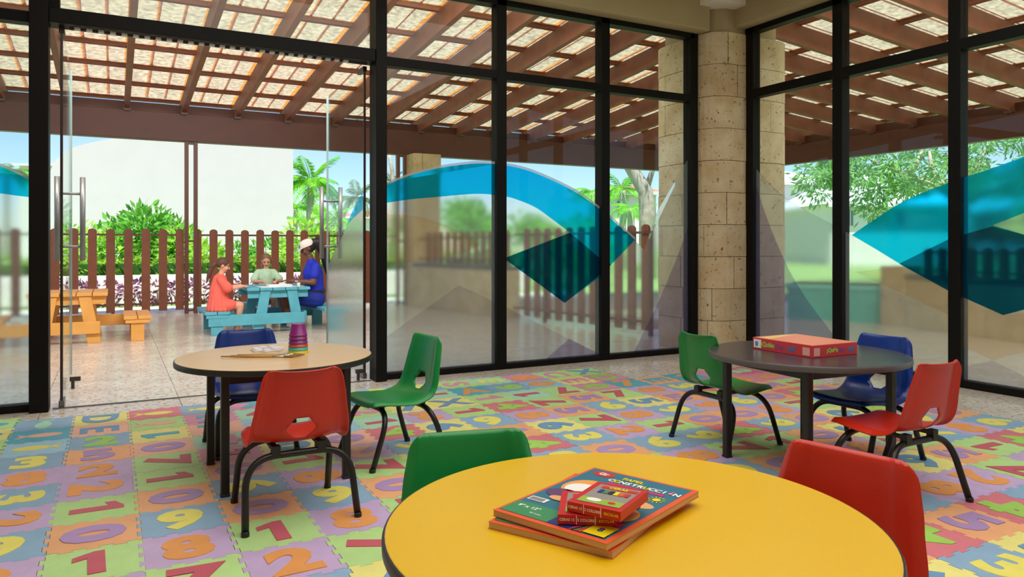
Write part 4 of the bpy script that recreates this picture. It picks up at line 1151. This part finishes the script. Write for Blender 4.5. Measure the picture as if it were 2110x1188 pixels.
def dress1(mb):
    limb(mb, [(0,0,.03), (.0,0,.14), (.005,0,.26), (.015,0,.36)], [.125,.117,.104,.086])
    mb.capsule((.015,-.088,.372), (.015,.088,.372), .045, .045)
    for q in (-1, 1): limb(mb, [(.015,q*.10,.368), (.085,q*.125,.275)], [.048,.062])
    for q in (-1, 1): limb(mb, [(.0,q*.055,.062), (.13,q*.062,.068)], [.082,.072])
    for k in range(16):
        a = 2*math.pi*k/16; mb.capsule((.088*math.cos(a), .088*math.sin(a), .20), (.01+.128*math.cos(a), .132*math.sin(a), .015), .018, .026, seg=7)
blob('dress', dress1, M('coral_cloth', (246, 108, 92), .8, .06, 20, .3, 60), g1, .008, 4)
def hair1(mb):
    T = lambda x, y, z: c1 + m1h @ Vector((x*s1, y*s1, z*s1))
    mb.sphere(T(0, -.016, .032), (.082*s1, .096*s1, .092*s1), M3=m1h, nu=16, nv=12)
    limb(mb, [T(0,-.10,.01), T(0,-.135,-.04), T(0,-.145,-.16), T(0,-.135,-.30)], [.028,.032,.028,.010])
hr = blob('hair', hair1, hairb, g1, .007, 3); face(g1, c1, s1, m1h, lipm, hairb)

# girl in mint top, back bench, facing the camera and looking down
g2 = thing('person', 'child in a mint green top sitting behind the turquoise table', 'person', (1.84, 10.50, .275))
c2 = Vector((0, -.035, .565)); m2h = hd(c2, R(172), R(-30)); s2 = .80
def body2(mb):
    limb(mb, [(0,0,.085), (0,0,.22), (0,-.005,.37), (0,-.01,.425)], [.092,.084,.086,.05])
    mb.capsule((-.095,-.005,.40), (.095,-.005,.40), .037, .037); limb(mb, [(0,-.01,.42), (0,-.03,.50)], [.034,.033]); head(mb, c2, s2, m2h)
    for q in (-1, 1):
        limb(mb, [(q*.105,-.005,.395), (q*.170,-.10,.292), (q*.075,-.30,.292)], [.034,.028,.022]); hand(mb, (q*.068,-.310,.292), (-q*.35,-1,0), (0,0,1), .78, .5)
        limb(mb, [(q*.06,0,.06), (q*.065,-.24,.062), (q*.06,-.23,-.17)], [.062,.046,.030]); limb(mb, [(q*.06,-.23,-.17), (q*.06,-.22,-.245)], [.030,.024]); limb(mb, [(q*.06,-.22,-.25), (q*.06,-.30,-.258)], [.026,.018])
blob('body', body2, SK1, g2, .0065, 4)
def top2(mb):
    limb(mb, [(0,0,.06), (0,0,.20), (0,-.005,.33), (0,-.008,.385)], [.110,.100,.102,.086]); mb.capsule((-.10,-.005,.405), (.10,-.005,.405), .050, .050); limb(mb, [(0,-.03,.26), (0,-.045,.36)], [.082,.068])
    for q in (-1, 1): limb(mb, [(q*.11,-.005,.395), (q*.165,-.075,.318)], [.046,.052])
blob('top', top2, M('mint_cloth', (190, 224, 190), .8, .04, 20, .2, 60), g2, .008, 4)
def shorts2(mb):
    for q in (-1, 1): limb(mb, [(q*.05,.0,.06), (q*.062,-.13,.064)], [.085,.070])
blob('shorts', shorts2, M('denim_cloth', (70, 92, 130), .8), g2, .010, 3)
def hair2(mb):
    T = lambda x, y, z: c2 + m2h @ Vector((x*s2, y*s2, z*s2))
    mb.sphere(T(0, -.020, .036), (.082*s2, .094*s2, .090*s2), M3=m2h, nu=16, nv=12); limb(mb, [T(.05,-.04,-.03), T(.065,.02,-.10), T(.055,.05,-.19)], [.026,.024,.012])
    limb(mb, [T(-.07,.0,.02), T(-.078,.01,-.04)], [.016,.010])
blob('hair', hair2, haird, g2, .007, 3); face(g2, c2, s2, m2h, lipm, haird)

# woman in blue polo and cap, right bench, facing the table (-x)
g3 = thing('person', 'woman in a blue polo shirt and pale cap helping the children', 'person', (2.285, 9.60, .275))
c3 = Vector((-.085, 0, .735)); m3h = hd(c3, R(88), R(-24)); s3 = .97
def body3(mb):
    limb(mb, [(0,0,.12), (-.005,0,.27), (-.02,0,.44), (-.025,0,.52)], [.128,.108,.118,.07]); mb.capsule((-.02,-.135,.505), (-.02,.135,.505), .050, .050)
    limb(mb, [(-.03,0,.53), (-.065,0,.64)], [.050,.046]); head(mb, c3, s3, m3h)
    for q in (-1, 1):
        limb(mb, [(-.02,q*.150,.500), (-.06,q*.190,.305), (-.285,q*.120,.325)], [.050,.040,.028]); hand(mb, (-.30,q*.115,.327), (-1,-q*.2,-.02), (0,0,1), 1.0, .5)
        limb(mb, [(-.01,q*.085,.085), (-.38,q*.100,.115), (-.33,q*.095,-.14)], [.092,.064,.046]); limb(mb, [(-.33,q*.095,-.14), (-.22,q*.090,-.235)], [.046,.032])
blob('body', body3, SK2, g3, .008, 4)
def polo3(mb):
    limb(mb, [(0,0,.14), (-.002,0,.27), (-.02,0,.42), (-.025,0,.49)], [.132,.122,.130,.098]); mb.capsule((-.02,-.14,.505), (-.02,.14,.505), .060, .060)
    for q in (-1, 1): limb(mb, [(-.02,q*.155,.500), (-.045,q*.182,.40)], [.060,.062])
    limb(mb, [(-.032,0,.53), (-.045,0,.575)], [.062,.056])
blob('polo_shirt', polo3, M('polo_blue', (26, 48, 186), .75, .06, 20, .2, 60), g3, .009, 4)
def short3(mb):
    limb(mb, [(0,-.03,.10), (0,.03,.10)], [.135,.135])
    for q in (-1, 1): limb(mb, [(.0,q*.075,.085), (-.25,q*.098,.105)], [.118,.090])
blob('shorts', short3, M('navy_blue', (20, 44, 148), .75, .05, 20), g3, .009, 3)
def belt3(mb): mb.lathe([(.133, -.016), (.139, -.016), (.139, .016), (.133, .016)], 36, (-.001, 0, .185), close=False)
b_ = MB(); belt3(b_); b_.build('belt', M('belt_black', (34, 28, 26), .4), g3, auto=40); MB().box(-.146, -.137, -.02, .02, .170, .200).build('belt_buckle', M('buckle', (176, 146, 84), .3, metal=.8), g3)
def hair3(mb):
    T = lambda x, y, z: c3 + m3h @ Vector((x*s3, y*s3, z*s3))
    mb.sphere(T(0, -.020, .020), (.080*s3, .094*s3, .092*s3), M3=m3h, nu=16, nv=12)
    limb(mb, [T(0,-.10,.05), T(0,-.155,.02), T(.01,-.17,-.16), T(.01,-.13,-.36), T(.01,-.09,-.46)], [.050,.062,.062,.048,.018])
blob('hair', hair3, hairk, g3, .009, 3); face(g3, c3, s3, m3h, M('lips_dark', (120, 62, 56), .5), hairk)
capm_ = M('cap_cloth', (238, 226, 220), .8, .03, 20); Tc = lambda x, y, z: c3 + m3h @ Vector((x*s3, y*s3, z*s3))
b_ = MB(); rings = [(.090, .030), (.092, .055), (.088, .080), (.072, .106), (.044, .121), (0.004, .126)]; n = 24; vs = []; fs = []
for r, z in rings:
    for k in range(n): a = 2*math.pi*k/n; vs.append(Tc(r*.92*math.cos(a), -.008 + r*1.06*math.sin(a), z))
for i in range(len(rings)-1):
    for k in range(n): fs.append((i*n+k, i*n+(k+1) % n, (i+1)*n+(k+1) % n, (i+1)*n+k))
cp = b_.add(vs, fs).build('cap', capm_, g3, smooth=True)
out = [(.080*math.cos(a), .070 + .085*math.sin(a)) for a in [math.pi*k/12 for k in range(13)]]
MB().prism(out, lambda a, c, t: Tc(a, c, .036 - .35*max(0, c-.08) + t), -.003, .004).build('cap_visor', capm_, cp)
MB().prism(ell(0, 0, .026, .022), lambda a, c, t: Tc(a, .088 - .25*c + t, .070 + c), .0, .004).build('cap_badge', M('cap_badge_blue', (96, 110, 168), .6), cp)
shoe = M('white_shoe', (226, 216, 212), .6)
for q in (-1, 1):
    def sh(mb, q=q): limb(mb, [(-.19,q*.09,-.237), (-.30,q*.095,-.243)], [.038,.034]); mb.capsule((-.22,q*.09,-.20), (-.235,q*.09,-.215), .035, .036)
    blob('shoe', sh, shoe, g3, .010, 3)
    MB().lathe([(.031,-.01),(.035,-.008),(.035,.008),(.031,.01)], 16, (-.25, q*.13, .325), close=False).build('bracelet', M('bracelet', (220,216,214), .3, metal=.6), g3)
# papers and cups on the turquoise table
pap = M('paper', (244, 240, 240), .7)
for x, y, w_, h_, a, lb in ((1.66, 9.40, .20, .28, 6, 'white sheet of paper in front of the child in coral'), (1.83, 9.62, .26, .20, -8, 'white drawing sheet in the middle of the turquoise table'), (2.00, 9.44, .15, .21, 14, 'white sheet of paper near the woman on the turquoise table')):
    o = MB().box(-w_/2, w_/2, -h_/2, h_/2, 0, .003).build('paper_sheet', pap); o.location = (x, y, .5405); o.rotation_euler = (0, 0, R(a)); tag(o, lb, 'paper', 'papers on the turquoise table')
tr = thing('craft_tray', 'white craft tray lying on the turquoise table', 'tray', (1.80, 9.36, .541)); MB().box(-.14, .14, -.09, .09, 0, .004).build('tray_base', pap, tr)
for x0, x1, y0, y1 in ((-.14,.14,-.09,-.082), (-.14,.14,.082,.09), (-.14,-.132,-.082,.082), (.132,.14,-.082,.082)): MB().box(x0, x1, y0, y1, .004, .028).build('tray_rim', pap, tr)
o = MB().lathe([(.018, 0), (.022, .05), (.019, .05), (.016, .004), (0, .004)], 16, close=False).build('paint_pot', pap, None, auto=40); o.location = (2.02, 9.30, .5405); tag(o, 'small white paint pot near the woman on the turquoise table', 'pot')

# ---------------- plants
def leaf_cards(mb, c, n, R3, ln, wd, rn, mi=0, droop=.3, shell=.55):
    for _ in range(n):
        d = Vector((rn.gauss(0,1), rn.gauss(0,1), rn.gauss(0,1))).normalized(); q = shell + (1-shell)*rn.random()
        p = Vector(c) + Vector((d.x*R3[0], d.y*R3[1], d.z*R3[2]))*q
        a = (d + Vector((rn.uniform(-.6,.6), rn.uniform(-.6,.6), rn.uniform(-.4,.5)-droop))).normalized(); s = a.cross(Vector((rn.uniform(-1,1), rn.uniform(-1,1), rn.uniform(-.3,1)))).normalized()
        l = ln*rn.uniform(.6, 1.2); w2 = wd*rn.uniform(.6, 1.2)/2
        mb.add([p, p + a*l*.45 + s*w2, p + a*l, p + a*l*.45 - s*w2], [(0,1,2,3)], mi)
LF = dict(lime=leaf_mat('leaf_lime', (168, 212, 84)), green=leaf_mat('leaf_green', (112, 178, 70)), dark=leaf_mat('leaf_dark', (70, 116, 52)), palm=leaf_mat('leaf_palm', (122, 190, 60)), plum=leaf_mat('leaf_plum', (124, 86, 108), .3), hedge=leaf_mat('leaf_hedge', (150, 190, 66)), tree=leaf_mat('leaf_tree', (136, 180, 108)), olive=leaf_mat('leaf_olive', (120, 140, 96)))
bark = M('bark_grey', (168, 154, 140), .85, .2, 6, .5, 30); barkp = M('palm_bark', (196, 184, 172), .8, .12, 14, .3, 30, stretch=(1,1,6))
def frond_mesh(L, n, lw, ll, curve, seed):
    rn = random.Random(seed); mb = MB(); pts = []
    for k in range(13):
        t = k/12; pts.append(Vector((L*t*(1-.12*t*curve), 0, L*(.42*t - curve*.85*t*t))))
    mb.tube(pts, [.012*L*(1-.8*k/12) for k in range(13)], 5)
    for k in range(n):
        t = .12 + .88*k/(n-1); i = min(11, int(t*12)); f = t*12-i; p = pts[i].lerp(pts[i+1], f); d = (pts[i+1]-pts[i]).normalized()
        l = ll*L*(math.sin(math.pi*min(1, t*.92+.08))**.6)*rn.uniform(.85, 1.1)
        for s in (-1, 1):
            e = p + (d*.62 + Vector((0, s*.8, -.28-rn.uniform(0, .3)))).normalized()*l; m_ = p.lerp(e, .45) + Vector((0, 0, .03*L)); w_ = d*lw*L*.5
            mb.add([p - w_*.3, m_ - w_, e, m_ + w_], [(0,1,2,3)])
    me = mb.mesh('frond'); return me
def palm(px, py, base_depth, h, fl, nf, label, lean=0, seed=0, group='palms beyond the fence', mat_=None):
    a, b, _ = ray(px, py); x, y = a*base_depth, b*base_depth
    rn = random.Random(seed)
    t = thing('palm_tree', label, 'palm tree', (x, y, -.05), 0, group)
    MB().tube([(0,0,0), (lean*.4,0,h*.5), (lean,0,h)], [.22,.17,.14], 10).build('trunk', barkp, t, smooth=True)
    me = [frond_mesh(fl, 44, .030, .34, c, seed*7+i) for i, c in enumerate((.55, .85, 1.2))]
    for q in me: q.materials.append(mat_ or LF['palm'])
    for k in range(nf):
        o = inst('frond', me[k % 3], None, t, (lean, 0, h), 0); o.rotation_euler = (0, R(rn.uniform(-55, 12) if k % 3 == 0 else rn.uniform(-15, 18)), 2*math.pi*k/nf + rn.uniform(-.2, .2))
    return t
def crown_h(py, d): return CAMH + .05 + (HY-py)/F*d
palm(636, 400, 34, crown_h(376, 34), 1.9, 22, 'bright green palm with a pale trunk right of the white building', .1, 1)
palm(607, 400, 40, crown_h(430, 40), 1.7, 14, 'lower palm crown half hidden by the white building edge', 0, 2)
palm(735, 400, 60, crown_h(408, 60), 2.2, 14, 'distant palm seen beside the right door handle', 0, 3, mat_=LF['olive'])
palm(690, 400, 46, crown_h(452, 46), 1.4, 12, 'small low palm between the door handle and the cyan film', 0, 4)
palm(668, 470, 22, crown_h(476, 22), 1.2, 12, 'short bushy palm just behind the fence by the right door handle', 0, 5)
palm(14, 350, 48, crown_h(352, 48), 1.8, 12, 'distant palm at the left edge of the view', 0, 6, mat_=LF['olive'])
palm(112, 350, 44, crown_h(378, 44), 1.7, 13, 'palm crown left of the white building beside the door post', 0, 7)
palm(1283, 380, 34, crown_h(392, 34), 1.5, 13, 'palm seen between the glass mullion and the corner pillar', 0, 8)
palm(1222, 380, 42, crown_h(396, 42), 1.4, 12, 'palm rising behind the edge of the cyan film', 0, 9)
palm(1300, 430, 30, crown_h(428, 30), 1.1, 10, 'low palm in front of the pale house near the corner pillar', 0, 10)
palm(806, 380, 34, crown_h(378, 34), .8, 10, 'thin palm crown above the cyan film left of the stone pier', 0, 12, mat_=LF['olive'])
def shrub(px, d, R3, zc, mats, n, ln, wd, label, seed, name='shrub', group='shrubs behind the fence', cat='shrub'):
    a, b, _ = ray(px, HY); rn = random.Random(seed)
    t = thing(name, label, cat, (a*d, b*d, -.05), 0, group)
    mb = MB(); big = 1.0 if mats == 'plum' else .72; leaf_cards(mb, (0, 0, zc), n if mats == 'plum' else int(n*1.7), R3, ln*big, wd*big, rn)
    o = mb.build('foliage', LF[mats], t); o['kind'] = 'stuff'
    st = MB()
    for k in range(4): st.tube([(rn.uniform(-.1,.1), rn.uniform(-.1,.1), 0), (rn.uniform(-.6,.6)*R3[0], rn.uniform(-.5,.5)*R3[1], zc)], [.025, .010], 5)
    so = st.build('stems', bark, t, smooth=True); so['kind'] = 'stuff'
    return t
SH = [(215, 16.5, (.75,.5,.75), .75, 'lime', 520, .26, .10, 'lime leafed shrub behind the left pickets'),
 (262, 17.5, (.8,.5,.85), .95, 'green', 560, .30, .12, 'dense green shrub behind the fence, left of its tallest neighbour'),
 (300, 17.0, (.7,.5,1.0), 1.05, 'green', 620, .30, .13, 'tallest green shrub against the white building'),
 (345, 17.5, (.75,.5,.9), .9, 'green', 560, .34, .12, 'broad leafed green shrub left of the slim posts'),
 (372, 16.8, (.5,.5,.75), .8, 'lime', 380, .30, .09, 'lime palm like shrub touching the slim posts'),
 (425, 16.5, (.45,.4,.6), .65, 'lime', 320, .26, .09, 'small lime shrub behind the child in coral'),
 (490, 17.0, (.7,.5,.6), .6, 'green', 440, .22, .09, 'low green shrub behind the fence between the two children'),
 (560, 17.5, (.8,.5,.65), .65, 'green', 440, .24, .09, 'low green shrub behind the child in mint'),
 (640, 17.0, (.8,.5,.85), .85, 'lime', 520, .28, .09, 'lime shrub behind the woman in blue'),
 (700, 18.0, (.8,.5,.8), .8, 'green', 460, .24, .09, 'green shrub behind the open right door leaf'),
 (160, 18.0, (.6,.5,.8), .85, 'lime', 400, .30, .09, 'lime shrub behind the left door handle'),
 (930, 17.5, (1.6,.6,1.1), 1.2, 'green', 620, .26, .10, 'green shrub blurred behind the frosted arch'),
 (1070, 18.5, (1.4,.6,.9), 1.0, 'green', 520, .26, .10, 'green shrub blurred behind the cyan film'),
 (1210, 20.0, (1.2,.6,.8), 1.1, 'lime', 460, .26, .10, 'lime shrub blurred behind the teal diamond')]
for k, (px, d, R3, zc, m_, n, ln, wd, lb) in enumerate(SH): shrub(px, d, R3, zc, m_, n, ln, wd, lb, 20+k)
for k, px in enumerate((150, 205, 250, 290, 330, 372, 420, 455, 500, 620, 690)):
    shrub(px, 14.75/ray(px, HY)[1], (.36,.20,.22), .27, 'plum', 85, .13, .055, ['plum leafed plant behind the left door handle','plum leafed plant behind the ochre table','plum leafed plant left of the fence middle','plum leafed plant behind the middle pickets','plum leafed plant beside the ochre bench','plum leafed plant by the slim posts','plum leafed plant behind the child in coral','plum leafed plant right of the child in coral','plum leafed plant between the children','plum leafed plant behind the woman','plum leafed plant behind the right door leaf'][k], 60+k, 'plum_plant', 'plum leafed plants along the fence', 'plant')
hd_ = thing('clipped_hedge', 'low clipped lime hedge behind the white kerb wall', 'hedge', (0, 0, 0)); mb = MB(); rn = random.Random(3)
for k in range(3800):
    x = rn.uniform(-3.5, 8.5); y = 15.9 + rn.uniform(-.28, .28); z = rn.uniform(.25, .80); a = Vector((rn.uniform(-1,1), rn.uniform(-1,.2), rn.uniform(-.2,1))).normalized(); s = a.cross(Vector((rn.random(), rn.random(), rn.random()))).normalized()*.035
    p = Vector((x, y, z)); mb.add([p, p+a*.055+s, p+a*.11, p+a*.055-s], [(0,1,2,3)])
o = mb.build('foliage', LF['hedge'], hd_); o['kind'] = 'stuff'
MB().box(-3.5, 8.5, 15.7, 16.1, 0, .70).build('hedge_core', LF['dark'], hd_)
wk = MB().box(-4, 8.6, 15.25, 15.4, -.05, .50).build('kerb_wall', M('white_render', (232, 226, 222), .8, .03, 2), bevel=.01); tag(wk, 'low white kerb wall behind the plum plants', 'wall')
struct(MB().box(-6, 9, 12.75, 14.3, -.06, -.02).build('path', path_m), 'pale paved path behind the fence')

# ---------------- buildings
wr = M('white_wall', (208, 200, 198), .85, .02, 1.5); wgl = M('house_window', (86, 100, 108), .2); wrf = M('roof_pale', (206, 210, 220), .7, .04, 3); terr = M('terracotta', (178, 108, 84), .8, .1, 8)
YB = 26.0
pts = arc([(98,470),(101,372),(110,338),(128,318),(150,304),(190,293),(238,284),(300,277),(380,270),(480,266),(604,266)], 4) + [(604,520),(98,520)]
poly = [(lambda p: (p.x, p.z))(onY(x, y, YB)) for x, y in pts]
wb = thing('white_building', 'large white building with a curved roof line behind the fence', 'building', (0,0,0))
x1 = poly[-2][0]; low = [(a, max(b, -.05)) for a, b in poly]; low[-1] = (low[-1][0], -.05); low[-2] = (x1, -.05)
MB().prism(low, lambda a, b, t: (a, t, b), YB, YB+7).build('wall', wr, wb)
MB().box(low[-1][0]-.3, x1+.02, YB-.05, YB+.0, -.05, .35).build('plinth', M('plinth_grey', (196, 190, 186), .8), wb)
def house(px0, px1, pyt, pyb, d, label, wins, roofm, hip=.9, over=.5, depth=8, name='house'):
    ax, ay, _ = ray(px0, HY); bx, by, _ = ray(px1, HY); A = Vector((ax*d, ay*d, 0)); B = Vector((bx*d, by*d, 0)); u = (B-A); W = u.length; u.normalize(); v = Vector((-u.y, u.x, 0)); 
    if v.dot(Vector((sY, cY, 0))) < 0: v = -v
    H = CAMH + (HY-pyt)/F*d; t = thing(name, label, 'house', A)
    P3 = lambda a, b, z: u*a + v*b + Vector((0, 0, z))
    MB().prism(rect(0, W, 0, depth), lambda a, b, z: P3(a, b, z), -.05, H).build('wall', M('house_wall', (228, 222, 214), .85, .03, 1), t)
    rf = MB(); o = over; rf.add([P3(-o,-o,H), P3(W+o,-o,H), P3(W+o,depth+o,H), P3(-o,depth+o,H), P3(min(W*.4,3),depth*.5,H+hip), P3(max(W*.6,W-3),depth*.5,H+hip)], [(0,1,5,4),(1,2,5),(2,3,4,5),(3,0,4),(3,2,1,0)]); rf.build('roof', roofm, t)
    MB().prism(rect(-o, W+o, -o, -o+.06), lambda a, b, z: P3(a, b, z), H-.18, H+.02).build('eaves_board', wr, t)
    sc = d/F
    for q0, q1, y0, y1 in wins:
        a0, a1 = (q0-px0)/(px1-px0)*W, (q1-px0)/(px1-px0)*W; z1, z0 = CAMH + (HY-y0)*sc, CAMH + (HY-y1)*sc
        wo = MB().prism(rect(a0-.08, a1+.08, -.05, .02), lambda a, b, z: P3(a, b, z), z0-.08, z1+.08).build('window', wr, t); MB().prism(rect(a0, a1, -.07, -.051), lambda a, b, z: P3(a, b, z), z0, z1).build('pane', wgl, wo)
        MB().prism(rect((a0+a1)/2-.03, (a0+a1)/2+.03, -.085, -.071), lambda a, b, z: P3(a, b, z), z0, z1).build('glazing_bar', wr, wo)
    return t
house(1262, 1352, 396, 520, 44, 'pale house between the mullion and the corner pillar', [(1272,1288,414,436),(1325,1340,414,434)], terr, .8)
house(1560, 1726, 376, 520, 50, 'white house with a grey roof seen left of the right fish tip', [(1660,1668,378,392),(1690,1698,378,392)], wrf, 1.2)
house(1715, 1960, 420, 540, 40, 'white house with a pale roof behind the right tree', [(1746,1756,432,464),(1850,1862,436,464)], wrf, 2.2)
house(40, 124, 338, 500, 60, 'white house far left behind the glass', [(104,112,356,372)], wrf, .4)
house(690, 840, 446, 520, 70, 'distant cream house behind the right door leaf', [(720,728,458,472)], terr, .8)

# ---------------- trees
def tree(x, y, h, trunk, branches, clumps, m_, label, seed, ln=.22, wd=.07, r0=.2):
    rn = random.Random(seed); t = thing('broad_tree', label, 'tree', (x, y, -.05), 0)
    MB().tube(trunk, [r0*(1-.45*k/(len(trunk)-1)) for k in range(len(trunk))], 9).build('trunk', bark, t, smooth=True)
    for b in branches: MB().tube(b, [r0*.42*(1-.75*k/(len(b)-1)) for k in range(len(b))], 7).build('branch', bark, t, smooth=True)
    mb = MB()
    for c, R3, n in clumps: leaf_cards(mb, c, n, R3, ln, wd, rn, 0, .45, .15)
    o = mb.build('foliage', LF[m_], t); o['kind'] = 'stuff'; return t
# big spreading tree on the right, drooping fine foliage
rn = random.Random(8); o = at(1985, HY, 19.5); ox, oy = o.x, o.y
def rel(px, py, d): p = at(px, py, d); return Vector((p.x-ox, p.y-oy, p.z+.05))
cl = []
for k in range(150):
    px = rn.uniform(1668, 2260); lo = 452 - max(0, (px-1850))*.05 if px < 1900 else 470
    py = rn.uniform(215, 395 if px > 1760 else 372); 
    cl.append((rel(px, py, rn.uniform(17, 22)), (rn.uniform(.35,.7), rn.uniform(.35,.7), rn.uniform(.18,.34)), 110))
for px, py in ((1700,360),(1690,400),(1675,385),(1790,420),(1800,440),(1770,400),(1815,405),(1830,385),(1780,372),(1850,372),(1880,380),(1740,350),(1760,345)): cl.append((rel(px, py, 18), (.45,.45,.28), 90))
root = Vector((0,0,0)); fork = rel(1985, 420, 19.5)
brs = [[fork, rel(1940,390,19), rel(1870,360,18.5), rel(1800,335,18)], [fork, rel(1960,380,19.5), rel(1900,372,19), rel(1850,352,18.5), rel(1795,330,18)], [rel(1870,360,18.5), rel(1890,335,18.5), rel(1905,300,18.5)], [fork, rel(2010,350,19.5), rel(2040,290,20)], [fork, rel(2060,380,19), rel(2150,340,19)], [rel(1940,390,19), rel(1920,350,19), rel(1915,310,19)]]
tree(ox, oy, 6, [root, rel(1990,470,19.5), fork], brs, cl, 'tree', 'big leafy tree with drooping branches beyond the right patio', 8, .20, .055, .26)
o = at(1335, HY, 24); ox, oy = o.x, o.y
tree(ox, oy, 6, [Vector((0,0,0)), rel(1334,440,24), rel(1330,395,24), rel(1310,362,24), rel(1290,330,24), rel(1270,300,24)], [[rel(1330,395,24), rel(1345,350,24), rel(1350,300,24)]], [(rel(1290,268,24), (1.2,1.2,.5), 260), (rel(1350,270,24), (1.2,1.2,.5), 260), (rel(1230,262,24), (1.2,1.2,.5), 260)], 'olive', 'pale trunked tree beside the corner pillar', 9, .2, .07, .30)
o = at(812, HY, 30); ox, oy = o.x, o.y
tree(ox, oy, 6, [Vector((0,0,0)), rel(812,400,30), rel(808,350,30), rel(800,310,30)], [[rel(812,390,30), rel(803,360,30), rel(795,340,30)]], [(rel(795,255,30), (1.2,1.2,.5), 200), (rel(800,372,30), (.5,.5,.2), 40)], 'olive', 'thin bare branched tree left of the stone pier', 10, .2, .07, .12)
for px, d, hgt, wdt, lb, m_ in ((1600, 78, 5.6, 5, 'round tree far behind the right houses', 'dark'), (1100, 55, 3.2, 4, 'round bushy tree blurred behind the cyan arch', 'tree'), (960, 52, 4.2, 4, 'round bushy tree blurred behind the frosted arch', 'tree'), (2060, 45, 3.6, 5, 'dense dark tree low behind the teal film', 'dark'), (2180, 36, 4.0, 5, 'dense tree at the right edge behind the teal film', 'tree')):
    a, b, _ = ray(px, HY); x, y = a*d, b*d; rr = random.Random(px)
    tree(x, y, hgt, [Vector((0,0,0)), Vector((0,0,hgt*.6))], [], [(Vector((rr.uniform(-1,1)*wdt*.3, rr.uniform(-1,1)*wdt*.3, hgt*rr.uniform(.5,.85))), (wdt*.3, wdt*.3, hgt*.22), 260) for _ in range(7)], m_, lb, px, .45, .2, .2)

# ---------------- right patio: teal planter, low stone wall with pickets
tp = thing('teal_planter', 'long teal planter box on the right patio', 'planter', (0, 0, 0))
tealm = M('teal_tile', (84, 188, 170), .35, .1, 6); A = onZ(1622, 655); B = onZ(1852, 668)
u = Vector((B.x-A.x, B.y-A.y)); Lp = u.length; u.normalize(); vn = Vector((-u.y, u.x)); 
if vn.dot(Vector((sY, cY))) < 0: vn = -vn
W3 = lambda a, b, z: (A.x + u.x*a + vn.x*b, A.y + u.y*a + vn.y*b, z)
MB().prism(rect(0, Lp, 0, .6), W3, 0, .44).build('planter_box', tealm, tp); MB().prism(rect(-.03, Lp+.03, -.03, .63), W3, .44, .50).build('planter_rim', M('teal_rim', (120, 214, 198), .35), tp)
MB().prism(rect(.05, Lp-.05, .05, .55), W3, .50, .515).build('soil', M('soil', (90, 70, 54), .9), tp)
rw = thing('low_stone_wall', 'low coral block wall with a dark cap on the right patio', 'wall', (0,0,0))
A2 = onZ(1870, 674); B2 = Vector((8.15, 2.4, 0)); A = A2; u = Vector((B2.x-A.x, B2.y-A.y)); Lp = u.length; u.normalize(); vn = Vector((-u.y, u.x))
if vn.dot(Vector((1, .2))) < 0: vn = -vn
MB().prism(rect(.01, Lp, .02, .24), W3, 0, .60).build('core', mortar, rw)
for c in range(2):
    a = 0
    while a < Lp-.05:
        e = min(Lp, a + rn2.uniform(.45, .75)); e = Lp if Lp-e < .2 else e
        MB().prism(rect(a+.004, e-.004, 0, .26), W3, c*.31+.003, (c+1)*.31-.003).build('stone_block', coral_far, rw); a = e
MB().prism(rect(-.02, Lp, -.02, .28), W3, .621, .68).build('wall_cap', M('cap_brown', (98, 84, 78), .6), rw)
p0 = W3(.1, .13, 0); p1 = W3(Lp, .13, 0)
fence(p0, p1, .21, .12, .681, 1.02, 'short brown pickets standing on the right low wall', rails=(.05, -.06), posts=False)
pr2 = thing('stone_pier', 'short coral stone pier at the end of the teal planter', 'pier', (0,0,0)); q = onZ(1872, 672)
block_pillar(pr2, q.x-.14, q.x+.22, q.y-.05, q.y+.32, .03, 0, .78, .39, .4, coral_far, 12, .06); MB().box(q.x-.1, q.x+.18, q.y-.01, q.y+.28, 0, .77).build('core', mortar, pr2)
